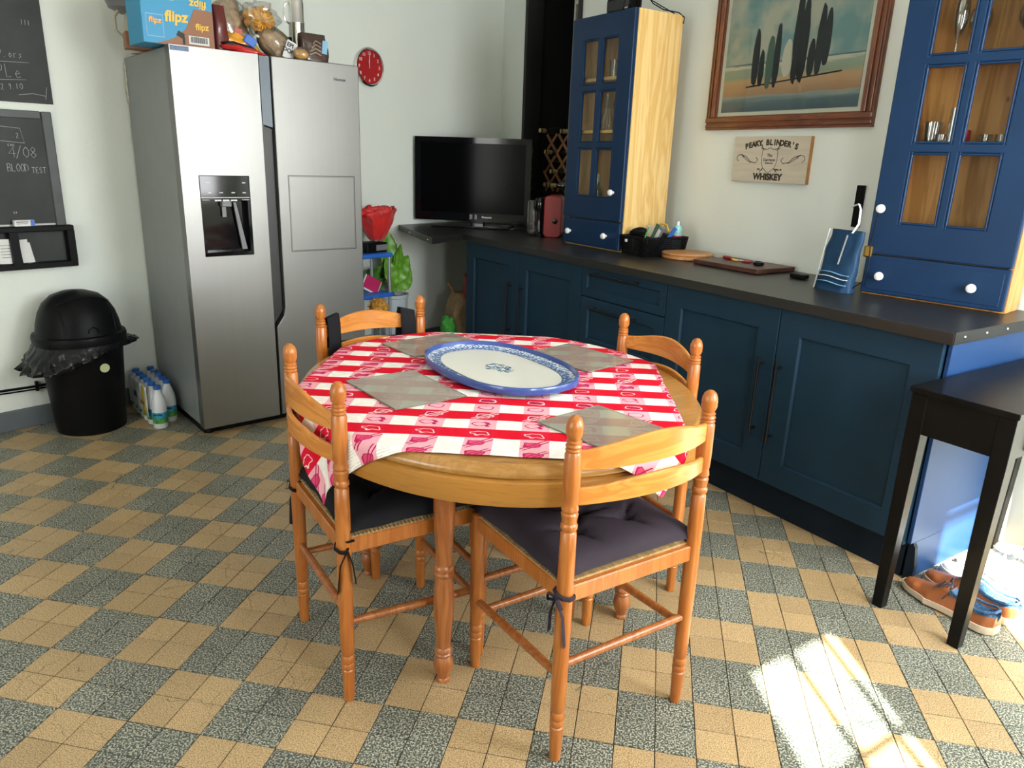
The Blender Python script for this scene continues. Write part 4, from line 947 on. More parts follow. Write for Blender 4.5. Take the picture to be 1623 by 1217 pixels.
# ------------------------------------------------------------------ worktop objects
Z0 = .904
t = thing('basket', 'small black perforated plastic basket beside the pine cabinet side', 'basket', (1.585, 2.645, Z0), -50)
b = MB()
def bwall(x0, y0, x1, y1):
    n = max(3, int(math.hypot(x1 - x0, y1 - y0) / .0085))
    for k in range(n + 1):
        u = k / n; x, y = x0 + (x1 - x0) * u, y0 + (y1 - y0) * u
        b.tube([(x * .88, y * .92, .004), (x, y, .098)], .0026, 4, sm=False)
    for z in (.010, .021, .032, .043, .054, .065, .076, .087):
        q = .88 + .12 * z / .098; q2 = .92 + .08 * z / .098; b.tube([(x0 * q, y0 * q2, z), (x1 * q, y1 * q2, z)], .0026, 4, sm=False)
w, l = .10, .155
for q in ((-w, -l, w, -l), (w, -l, w, l), (w, l, -w, l), (-w, l, -w, -l)): bwall(*q)
b.build('mesh_wall', 'black_plastic', t)
b = MB()
for q in ((-w, -l, w, -l), (w, -l, w, l), (w, l, -w, l), (-w, l, -w, -l)): b.tube([(q[0], q[1], .099), (q[2], q[3], .099)], .005, 6)
b.build('rim', 'black_plastic', t); MB().box((0, 0, .004), (.175, .285, .004)).build('base', 'black_plastic', t); MB().box((-.04, -.158, .075), (.022, .004, .016), bev=.002).build('tag', 'white', t)
BK = Vector((1.585, 2.645, Z0)); bx, by = dirv(-50), dirv(40)
def BP(x, y, z): v = BK + bx * x + by * y; v.z = Z0 + z; return v
def stick(name, label, cat, p0, p1, r0, r1, m, extra=None, n=10):
    o = MB().tube([BP(*p0), BP(*p1)], [r0, r1], n).build(name, m); tag(o, label, cat, 'odds and ends in the black basket'); return o
t = thing('hair_brush', 'black round-backed brush lying in the basket on the worktop', 'brush', BP(-.03, -.09, .10), -30)
MB().ball((0, 0, .02), .045, (1.2, .6, .55), 18, (0, -15, 0)).build('head', 'black_plastic', t); MB().tube([(-.03, .02, .0), (.08, .07, -.02)], [.01, .006], 8).build('handle', 'black_plastic', t)
stick('bottle_brush', 'dark green handled brush standing in the basket', 'brush', (.0, -.04, .03), (.035, .0, .165), .012, .016, 'green_brush')
t = thing('remote_control', 'dark grey gadget with a white label leaning in the basket', 'remote', BP(.045, -.02, .02), -50)
MB().box((0, 0, .07), (.035, .018, .16), rot=(0, 32, 0), bev=.005, seg=2).build('body', 'grey_plastic', t); MB().box((.018, -.0105, .095), (.022, .002, .06), rot=(0, 32, 0)).build('label_patch', 'white_matt', t)
stick('toothbrush_case', 'bright blue plastic stick leaning in the basket', 'brush', (.03, .02, .02), (.10, .06, .15), .010, .010, 'blue_plastic')
t = thing('spray_can', 'pale teal and pink spray can standing in the basket', 'spray can', BP(.055, .115, .007), -50)
MB().lathe([(.024, 0), (.025, .003), (.025, .14), (.017, .155)], 20).build('can', 'teal_can', t); MB().lathe([(.017, .155), (.015, .175), (.010, .178)], 16).build('cap', 'steel_tube', t)
MB().lathe([(.0253, .075), (.0253, .10)], 20, cap=False).build('pink_band', 'magenta', t)
stick('pen', 'thin green pen standing among the brushes in the basket', 'pen', (-.01, -.08, .02), (.01, -.05, .15), .004, .004, 'green_cloth')
t = thing('card', 'white card standing at the pine cabinet side in the basket', 'paper', BP(-.065, .03, .01), -50)
MB().box((0, 0, .07), (.08, .002, .14), rot=(-5, 0, 0)).build('sheet', 'white_matt', t)
t = thing('glasses_case', 'clear plastic box with yellow strap at the back of the basket', 'box', BP(-.0, .07, .03), -50)
MB().box((0, 0, .06), (.12, .05, .12), bev=.008, seg=2).build('box', 'film', t); MB().tube([(-.03, -.03, .10), (.0, -.03, .135), (.05, -.03, .135), (.07, -.03, .10)], .004, 6).build('strap', 'yellow', t)
b = MB(); b.lathe([(.128, 0), (.134, .004), (.134, .012), (.130, .016), (.133, .019), (.136, .026), (.132, .032), (.118, .034)], 56)
o = b.build('chopping_board', 'board_wood'); o.location = (1.768, 2.560, Z0); tag(o, 'round beech board with a groove round its rim', 'board')
t = thing('chopping_board', 'rectangular dark wooden board near the middle of the worktop', 'board', (2.030, 2.300, Z0), -46)
MB().box((0, 0, .012), (.40, .28, .022), bev=.003, seg=2).build('board', 'dark_board', t)
t = thing('peeler', 'red-handled peeler lying on the dark wooden board', 'peeler', (1.975, 2.375, Z0 + .024), -60)
MB().tube([(-.06, .0, .008), (-.02, .012, .008), (.01, .004, .008)], [.008, .009, .006], 8).build('handle', 'red', t)
MB().tube([(.012, .003, .006), (.045, -.004, .006), (.06, .002, .006)], [.005, .006, .003], 8).build('blade', 'print_yellow', t)
t = thing('scissors', 'red-handled small scissors beside the peeler on the dark board', 'scissors', (2.035, 2.325, Z0 + .024), -40)
for s in (-1, 1): MB().tube([(.02 + .02 * math.cos(a * PI / 4), s * .014 + .011 * math.sin(a * PI / 4), .005) for a in range(8)], .004, 6, closed=True).build('handle', 'red', t)
MB().tube([(.0, .004, .005), (-.06, .0, .005)], [.005, .0015], 6).build('blade', 'chrome', t)
o = MB().lathe([(.022, 0), (.026, .003), (.026, .014), (.018, .016), (.016, .010), (.001, .010)], 24).build('round_lid', 'black_gloss'); o.location = (2.095, 2.235, Z0 + .024); tag(o, 'round black cap near the right end of the dark board', 'lid')
t = thing('phone_charger', 'small black gadget lying left of the blue bag', 'gadget', (2.250, 2.02, Z0), -46)
MB().box((0, 0, .010), (.075, .045, .019), bev=.005, seg=2).build('body', 'black_plastic', t)
t = thing('wall_strip', 'upright black strip fixed to the wall beside the near blue cabinet', 'bracket', W3P(.472, 0, 1.145), -49)
MB().box((0, -.012, .085), (.034, .022, .18), bev=.003).build('strip', 'black_plastic', t)
t = thing('shopping_bag', 'dark blue shopping bag with white waves leaning on the near blue cabinet', 'bag', (2.335, 1.715, Z0), -50)
b = MB()
def bagf(u, v):
    a = u * 2 * PI; cx, sy = math.cos(a), math.sin(a)
    w_ = .084 - .010 * v + .006 * noise.noise(Vector((v * 4, cx, 1))); d_ = .034 * (1 - .62 * v)
    x = math.copysign(abs(cx) ** .45, cx) * w_ + .014 * v; y = math.copysign(abs(sy) ** .7, sy) * d_ + .016 * v + .006 * noise.noise(Vector((cx * 2, v * 5, 4)))
    return Vector((x, y, v * .245))
V = b.grid(48, 18, bagf, wrapx=True); b.bm.faces.new(list(reversed(V[0])))
b.build('bag_body', 'bag_blue', t)
def bf(x, v, off=.0025):   # point on front face
    d_ = .034 * (1 - .62 * v); return Vector((x + .014 * v, -d_ * (1 - min(1, abs(x) / .09) ** 6) ** .7 + .016 * v - off - .004, v * .245))
for z, w_, m_ in ((.30, .006, 'bag_light'), (.23, .006, 'linen_white'), (.14, .006, 'bag_light')):
    b = MB(); b.tube([bf(-.072 + .144 * k / 14, z + .018 * math.sin(k / 14 * 5)) for k in range(15)], w_, 6, flat=.3); b.build('wave_print', m_, t)
MB().tube([bf(-.082, v / 10) + Vector((-.004, .01, 0)) for v in range(0, 11)], .004, 6).build('white_seam', 'linen_white', t)
MB().tube([bf(.012, .45), bf(.016, .93)], .008, 6, flat=.25).build('vertical_print', 'linen_white', t)
MB().tube([bf(.035, .97), bf(.055, 1.0) + Vector((0, 0, .03)), Vector((.058, .01, .33)), Vector((.045, .012, .35)), Vector((.012, .012, .338))], .008, 8, flat=.2).build('handle', 'linen_white', t)

# ------------------------------------------------------------------ picture and sign on the back wall
t = thing('framed_picture', 'large framed beach picture in a reddish wooden frame above the worktop', 'picture', W3P(-.02, 0, 1.563), -49)
PW, PH = .99, .80
def framebar(a, c_, name, w=.066, d=.028):
    # moulded bar from a to c (x,z), mitre ignored, profile along y
    b = MB(); v = Vector((c_[0] - a[0], 0, c_[1] - a[1])); L_ = v.length
    b.box((L_ / 2, -.010, w / 2), (L_, .020, w)); b.box((L_ / 2, -.024, w * .72), (L_, .012, w * .36), bev=.004, seg=2); b.box((L_ / 2, -.022, w * .28), (L_, .008, w * .22), bev=.003, seg=2); b.box((L_ / 2, -.018, w * .05), (L_, .010, w * .1))
    o = b.build(name, 'frame_wood', t); o.matrix_local = Matrix.Translation((a[0], 0, a[1])) @ Matrix.Rotation(-math.atan2(v.z, v.x), 4, 'Y'); return o
hw = PW / 2
framebar((hw, 0), (-hw, 0), 'frame_bar').matrix_local = Matrix.Translation((-hw, 0, 0)) 
framebar((0, 0), (PW, 0), 'frame_bar').matrix_local = Matrix.Translation((hw, 0, PH)) @ Matrix.Rotation(PI, 4, 'Y')
framebar((0, 0), (PH - .12, 0), 'frame_bar').matrix_local = Matrix.Translation((-hw, 0, PH - .06)) @ Matrix.Rotation(PI / 2, 4, 'Y')
framebar((0, 0), (PH - .12, 0), 'frame_bar').matrix_local = Matrix.Translation((hw, 0, .06)) @ Matrix.Rotation(-PI / 2, 4, 'Y')
MB().box((0, -.005, PH / 2), (PW - .10, .006, PH - .10)).build('mount', mat('cream_mount', (.55, .56, .47), .7), t)
pm = bpy.data.materials.new('seascape_print'); pm.use_nodes = True
N, L = nt(pm); bb = N['Principled BSDF']; tc = N.new('ShaderNodeTexCoord'); sx = N.new('ShaderNodeSeparateXYZ'); L.new(tc.outputs['Object'], sx.inputs[0])
n1 = N.new('ShaderNodeTexNoise'); n1.inputs['Scale'].default_value = 5; n1.inputs['Detail'].default_value = 3; L.new(tc.outputs['Object'], n1.inputs['Vector'])
sr = N.new('ShaderNodeValToRGB'); e = sr.color_ramp.elements; e[0].position, e[0].color = .40, (.10, .21, .22, 1); e[1].position, e[1].color = .58, (.34, .34, .27, 1); k_ = e.new(.48); k_.color = (.19, .27, .25, 1)
L.new(n1.outputs['Fac'], sr.inputs[0])
mp = N.new('ShaderNodeMapping'); mp.inputs['Scale'].default_value = (2, 1, 22); L.new(tc.outputs['Object'], mp.inputs[0])
n2 = N.new('ShaderNodeTexNoise'); n2.inputs['Scale'].default_value = 2.0; n2.inputs['Detail'].default_value = 3; L.new(mp.outputs[0], n2.inputs['Vector'])
ad = N.new('ShaderNodeMath'); ad.operation = 'MULTIPLY_ADD'; L.new(n2.outputs['Fac'], ad.inputs[0]); ad.inputs[1].default_value = .05; L.new(sx.outputs[2], ad.inputs[2])
zr = N.new('ShaderNodeValToRGB'); zr.color_ramp.interpolation = 'LINEAR'; e = zr.color_ramp.elements
e[0].position, e[0].color = .0, (.04, .07, .09, 1); e[1].position, e[1].color = .36, (.03, .08, .12, 1)
for ps, cc in ((.10, (.07, .12, .14, 1)), (.135, (.22, .26, .24, 1)), (.15, (.30, .17, .09, 1)), (.24, (.42, .25, .12, 1)), (.265, (.20, .25, .17, 1)), (.315, (.22, .28, .22, 1)), (.325, (.45, .42, .30, 1)), (.34, (.42, .40, .30, 1)), (.345, (.03, .09, .14, 1))): q = zr.color_ramp.elements.new(ps); q.color = cc
L.new(ad.outputs[0], zr.inputs[0])
gt = N.new('ShaderNodeMath'); gt.operation = 'GREATER_THAN'; gt.inputs[1].default_value = .352; L.new(ad.outputs[0], gt.inputs[0])
gt.inputs[1].default_value = .225; L.new(sx.outputs[2], gt.inputs[0])
sc2 = N.new('ShaderNodeMath'); sc2.operation = 'MULTIPLY'; sc2.inputs[1].default_value = 1.42; L.new(ad.outputs[0], sc2.inputs[0]); L.new(sc2.outputs[0], zr.inputs[0])
mx = N.new('ShaderNodeMix'); mx.data_type = 'RGBA'; L.new(gt.outputs[0], mx.inputs['Factor']); L.new(zr.outputs[0], mx.inputs['A']); L.new(sr.outputs[0], mx.inputs['B']); L.new(mx.outputs['Result'], bb.inputs['Base Color']); bb.inputs['Roughness'].default_value = .35
pr_ = MB().box((0, -.001, .315), (.808, .003, .63)).build('print', pm, t); pr_.location = (0, -.009, .085)
M['figure_dark'] = mat('dark_print_ink', (.007, .010, .012), .6, spec=.1); M['figure_pale'] = mat('pale_print_ink', (.42, .40, .32), .5); M['figure_green'] = mat('green_print_ink', (.02, .07, .05), .5)
def stone(x, z, w, h_, m='figure_dark', lean=0, seed=0):
    b = MB(); pts = []
    for k in range(18):
        a = 2 * PI * k / 18; r = 1 + .10 * noise.noise(Vector((math.cos(a) * 2 + seed, math.sin(a) * 2, seed)))
        pts.append((x + w / 2 * math.copysign(abs(math.cos(a)) ** .8, math.cos(a)) * r * (1 - .25 * (math.sin(a) + 1) / 2) + lean * (math.sin(a) + 1) / 2, z + h_ / 2 + h_ / 2 * math.sin(a) * r))
    b.prism(pts, -.0035, -.0018, 'xz'); return b.build('painted_post', m, pr_)
# plain generic shore scene: weathered posts on wet sand, with their reflections
for x, z, w, h_, m_ in ((-.205, .12, .032, .26, 'figure_dark'), (-.165, .115, .026, .17, 'figure_dark'), (-.115, .105, .034, .24, 'figure_green'), (-.075, .105, .028, .29, 'figure_dark'), (-.01, .15, .045, .16, 'figure_pale'), (.035, .115, .034, .42, 'figure_dark'), (.072, .12, .04, .36, 'figure_dark'), (.125, .14, .03, .16, 'figure_dark'), (.165, .14, .032, .30, 'figure_dark'), (.20, .18, .03, .24, 'figure_dark')):
    stone(x, z, w * 1.55, h_, m_, seed=x * 30)
b = MB(); b.prism([(-.25, .112), (.30, .150), (.30, .157), (-.25, .119)], -.0032, -.0018, 'xz'); b.build('painted_shadow', 'figure_dark', pr_)
MB().box((0, -.0155, .40), (.87, .002, .68)).build('glazing', glassmat('picture_glass', (.97, .98, .97), .05, .006, .08), t)
t = thing('wooden_sign', 'small pale wooden whiskey sign under the large picture', 'sign', W3P(-.052, 0, 1.31), -49)
MB().box((0, -.011, .109), (.462, .022, .218), bev=.001).build('board', mat('whitewashed_wood', (.56, .50, .39), .6, var=.1, vscale=4, stretch=(1, 1, 12)), t)
MB().box((.2315, -.011, .109), (.0015, .0215, .216)).build('bare_edge', 'pine_dark', t)
S_ = 'PEAKY BLINDER\'S'
for k, ch in enumerate(S_):
    if ch == ' ': continue
    u = (k - (len(S_) - 1) / 2) / (len(S_) / 2); x = u * .165; z = .193 - .022 * u * u
    text(ch, .036, 'ink_brown', t, (x, -.0225, z - .004), name='lettering', bold=.0019, roty=u * 12)
text('WHISKEY', .042, 'ink_brown', t, (.0, -.0225, .026), bold=.0022)
text('The\nGarrison', .021, 'ink_brown', t, (0, -.0225, .118), bold=.0002); text('BIRMINGHAM', .008, 'ink_brown', t, (0, -.0225, .092), bold=.0002)
text('TIN', .012, 'ink_brown', t, (-.062, -.0225, .062), bold=.0003); text('1896 UK', .012, 'ink_brown', t, (.062, -.0225, .062), bold=.0003)
b = MB(); sh = [(-.048, .150), (-.03, .156), (-.01, .160), (0, .166), (.01, .160), (.03, .156), (.048, .150), (.048, .10), (.036, .07), (0, .045), (-.036, .07), (-.048, .10)]
b.tube([(a, -.0228, c_) for a, c_ in sh], .0012, 4, closed=True); b.build('shield_outline', 'ink_brown', t)
b = MB()
for s in (-1, 1):
    b.tube([(s * .056, -.0228, .182), (s * .044, -.0228, .155)], [.0012, .003], 4); b.tube([(s * .03, -.0228, .160), (s * .056, -.0228, .160), (s * .058, -.0228, .180)], .0012, 4)
    b.tube([(-s * .036, -.0228, .066), (-s * .055, -.0228, .048)], [.0028, .001], 4)
b.build('sword_print', 'ink_brown', t)
b = MB()
for s in (-1, 1):
    b.tube([(s * (.19 - .022 * math.cos(a / 8 * PI * 1.4)), -.0228, .115 + .016 * math.sin(a / 8 * PI * 1.4)) for a in range(9)], .0013, 4)
    b.tube([(s * .185, -.0228, .132), (s * .15, -.0228, .122), (s * .12, -.0228, .098), (s * .085, -.0228, .092), (s * .072, -.0228, .108), (s * .085, -.0228, .118)], .0016, 4)
    b.tube([(s * .175, -.0228, .128), (s * .145, -.0228, .105), (s * .115, -.0228, .092)], .0012, 4)
b.build('scroll_print', 'ink_brown', t)

# ------------------------------------------------------------------ corner by the fridge: trolley, rose, plant, bags
def W1Q(x, y, z=0): return W1P(x, -y, z)
t = thing('shelf_trolley', 'small stacking shelf of bright blue plastic on grey steel tubes beside the refrigerator', 'shelf', W1Q(2.485, .28), 60.3)
for z in (.76, .50, .18): MB().box((0, .0, z), (.31, .22, .028), bev=.008, seg=2).build('shelf', 'blue_plastic', t)
for x in (-.135, .135):
    for y in (-.09, .09): MB().tube([(x, y, 0), (x, y, .35), (x + .003, y, .50), (x, y, .62), (x, y, .76)], .010, 10).build('leg', 'steel_tube', t)
t = thing('pot', 'black square planter holding the big red fabric rose on the blue shelf', 'pot', W1Q(2.555, .28, .774), 60.3)
MB().box((.0, 0, .032), (.165, .11, .062), bev=.006, seg=2).build('pot', 'black_plastic', t); MB().box((.035, -.056, .030), (.09, .002, .036)).build('name_plate', 'grey_plastic', t)
t = thing('fabric_rose', 'oversized red fabric rose standing in the black planter', 'flower', W1Q(2.595, .28, .836), 60.3)
for k in range(18):
    a0 = k * 2.4; r0 = .014 + .0052 * k; hh = .215 - .0006 * k + .012 * math.sin(k * 2.1)
    def pet(u, v, a0=a0, r0=r0, hh=hh, k=k):
        a = a0 + (u - .5) * 1.8; r = .022 + r0 * (.15 + 1.0 * v ** .8) + .016 * v ** 6 * math.sin(u * 9 + k)
        r += .006 * math.sin(u * 17 + k) * v ** 3
        r += .010 * noise.noise(Vector((u * 6 + k, v * 4, 2))) * v
        return Vector((r * math.cos(a) * 1.15, r * math.sin(a) * .9, .008 + hh * v * (1 - .18 * (2 * u - 1) ** 2) + .012 * noise.noise(Vector((u * 4, v * 3, k)))))
    b = MB(); b.grid(14, 9, pet); b.build('petal', 'rose', t, solid=.002)
MB().tube([(0, 0, -.02), (0, 0, .06)], .012, 8).build('stem', 'leaf_dark', t)
t = thing('booklet', 'magenta and white booklet leaning on the second blue shelf', 'book', W1Q(2.53, .30, .515), 60.3)
MB().box((0, 0, .052), (.13, .012, .085), rot=(0, 28, 0)).build('cover', 'magenta', t); MB().box((-.003, .002, .046), (.145, .010, .092), rot=(0, 28, 0)).build('pages', 'white_matt', t)
t = thing('dried_flower_head', 'round yellow dried flower head on the lower part of the blue shelf', 'flower', W1Q(2.45, .46, .0), 60.3)
b = MB(); b.ball((0, 0, .44), .058, (1, 1, 1), 20, nz=.15, nf=6)
for k in range(150):
    z = random.uniform(-1, 1); a = random.uniform(0, 2 * PI); q = math.sqrt(1 - z * z); d = Vector((q * math.cos(a), q * math.sin(a), z)); b.tube([Vector((0, 0, .44)) + d * .055, Vector((0, 0, .44)) + d * .075], [.003, .0015], 4)
b.build('flower_head', 'sponge', t); MB().tube([(0, 0, .30), (0, 0, .40)], .006, 6).build('stem', 'leaf_dark', t)
MB().lathe([(.035, 0), (.045, .004), (.048, .20), (.040, .34), (.034, .34)], 20).build('vase', 'glassware', t)
MB().lathe([(.030, .006), (.040, .010), (.042, .12), (.03, .18)], 16).build('dark_filling', 'black_plastic', t)
# plant in grey pot
t = thing('potted_plant', 'young leafy plant in a pale grey pot right of the blue shelf', 'plant', W1Q(2.815, .17), 60.3)
MB().lathe([(.085, 0), (.09, .01), (.105, .43), (.112, .435), (.112, .455), (.104, .455), (.098, .42)], 32, cap=False).build('pot', 'pot_grey', t)
MB().lathe([(.001, .425), (.06, .43), (.099, .415)], 32, cap=False).build('soil', 'soil', t)
b = MB(); b.tube([(.015, 0, .42), (-.01, -.01, .50), (-.03, -.01, .58), (-.035, -.01, .70)], [.008, .006, .004, .003], 8); b.build('stem', 'leaf_dark', t)
def leaf(parent, base, az, el, L_, W_, m='leaf', roll=0.0, droop=.15):
    b = MB()
    def f(u, v):
        s = (u - .5) * 2; prof = math.sin(PI * min(1, v ** .75)) ** .75; ser = 1 + .13 * ((v * 9) % 1.0) * abs(s) ** 2
        y = s * W_ / 2 * max(.03, prof) * ser
        return Vector((L_ * v, y, .25 * abs(y) + .003 * math.sin(v * 22) * abs(s) - droop * L_ * v * v * .4))
    b.grid(8, 26, f); o = b.build('leaf', m, parent, solid=.0012)
    o.matrix_local = Matrix.Translation(base) @ Matrix.Rotation(R(az), 4, 'Z') @ Matrix.Rotation(R(-el), 4, 'Y') @ Matrix.Rotation(R(roll), 4, 'X')
for base, az, el, L_, W_, m_, ro in (((-.03, -.012, .60), 0, 93, .30, .13, 'leaf', 78), ((-.015, -.03, .60), 0, 68, .21, .10, 'leaf', 100), ((-.01, -.035, .54), 0, 52, .22, .125, 'leaf', 76), ((0, -.04, .49), 0, 42, .19, .125, 'leaf', 70),
                                  ((-.04, .03, .58), 0, 165, .17, .12, 'leaf_dark', 70), ((-.04, .03, .54), 0, 195, .14, .11, 'leaf_dark', 60), ((-.02, -.03, .47), 0, 82, .20, .10, 'leaf', 95), ((-.02, -.05, .52), 0, 112, .20, .10, 'leaf', 80)):
    leaf(t, base, az, el, L_, W_, m_, ro)
# jute bag heap at the end of the units
HX = W1N * 1.52 + W1T * 3.24
def HP(x, y, z=0): v = KP(-2.215 + x, 2.60 + y); v.z = z; return v
t = thing('jute_bag', 'brown jute shopping bag slumped against the end of the navy cupboards', 'bag', HP(-.10, .03, .17), -46)
bagmesh(MB(), .17, .20, .30, 33, .5, .3).build('body', 'jute', t); MB().tube([(-.05, -.03, .27), (-.07, -.07, .33), (-.04, -.09, .36), (-.0, -.08, .33), (.0, -.06, .28)], .006, 6).build('handle', 'jute', t)
o = MB().ball((0, 0, .0), .09, (.6, .5, .9), 18, (20, 0, 0), .4, 2, 3).build('green_bag', 'green_cloth'); o.location = HP(-.045, -.11, .24); tag(o, 'bright green cloth bag in front of the jute bag', 'bag')
o = MB().ball((0, 0, .0), .13, (.5, .8, 1.1), 20, (0, 0, 0), .35, 2, 7).build('red_bag', 'red_cloth'); o.location = HP(-.075, .10, .50); tag(o, 'dull red bag behind the jute bag at the end of the cupboards', 'bag')
t = thing('string_bag', 'pale string net bag trailing at the foot of the jute bag', 'bag', HP(-.18, -.02, .0), -46)
b = MB()
for k in range(9): b.tube([(-.09 + .02 * k, -.10 + .03 * math.sin(k), .11 + .02 * math.sin(k * 2)), (-.02 + .01 * k, -.12, .14 + .01 * math.cos(k * 3)), (.06, -.10 + .01 * k, .10), (.12, -.10, .06 + .01 * k)], .005, 5)
b.build('netting', 'jute', t)
t = thing('basket', 'low dark wire basket under the slumped jute bag', 'basket', HP(-.13, .05, 0), -46)
b = MB()
for z in (.01, .04, .07, .10):
    b.tube([(.11 * math.cos(2 * PI * k / 20), .14 * math.sin(2 * PI * k / 20), z) for k in range(20)], .004, 5, closed=True)
for k in range(20): a = 2 * PI * k / 20; b.tube([(.11 * math.cos(a), .14 * math.sin(a), .006), (.11 * math.cos(a), .14 * math.sin(a), .10)], .003, 4)
b.build('wire', 'black_plastic', t); MB().box((0, 0, .005), (.16, .2, .004)).build('base', 'black_plastic', t)
o = MB().box((0, 0, 0), (.05, .02, .06), rot=(0, 10, 0), bev=.003).build('packet', 'bag_light'); o.location = HP(-.05, -.11, .115); o.rotation_euler = (0, 0, R(-46)); tag(o, 'small pale blue packet wedged by the navy cupboard end', 'packet')

# ------------------------------------------------------------------ console table
t = thing('console_table', 'narrow black wooden console table standing against the blue end panel', 'table', KP(1.075, 2.285), -46)
TW, TD, TZ = .305, .80, .762
MB().box((TW / 2, TD / 2, TZ - .009), (TW, TD, .018), bev=.003, seg=2).build('tabletop', 'black_wood', t)
b = MB()
for x, y in ((.03, .03), (TW - .03, .03), (.03, TD - .03), (TW - .03, TD - .03)):
    b = MB(); q = []
    for z, hs, ox in ((TZ - .018, .024, 0), (.60, .024, 0), (0, .017, -.006)):
        sx_ = ox
        q.append([b.bm.verts.new((x + sx_ + sx * hs, y + .0 + sy * hs, z)) for sx, sy in ((-1, -1), (1, -1), (1, 1), (-1, 1))])
    for A, B_ in zip(q, q[1:]):
        for k in range(4): b.bm.faces.new((A[k], A[(k + 1) % 4], B_[(k + 1) % 4], B_[k]))
    b.bm.faces.new(q[0]); b.bm.faces.new(q[-1]); bmesh.ops.recalc_face_normals(b.bm, faces=b.bm.faces[:]); b.build('leg', 'black_wood', t, bevel=.002, seg=1)
for c_, sz in (((TW / 2, .018, .682), (TW - .06, .018, .125)), ((TW / 2, TD - .018, .682), (TW - .06, .018, .125)), ((.018, TD / 2, .682), (.018, TD - .06, .125))): MB().box(c_, sz).build('apron', 'black_wood', t)
ap = MB().box((TW - .018, TD / 2, .682), (.018, TD - .06, .125)).build('apron', 'black_wood', t)
dw = MB().box((TW - .006, TD / 2, .682), (.014, TD - .22, .10), bev=.002).build('drawer', 'black_wood', t); MB().tube([(TW + .0, TD / 2 - .05, .682), (TW + .02, TD / 2 - .04, .678), (TW + .02, TD / 2 + .04, .678), (TW, TD / 2 + .05, .682)], .004, 6).build('pull', 'black_metal', dw)

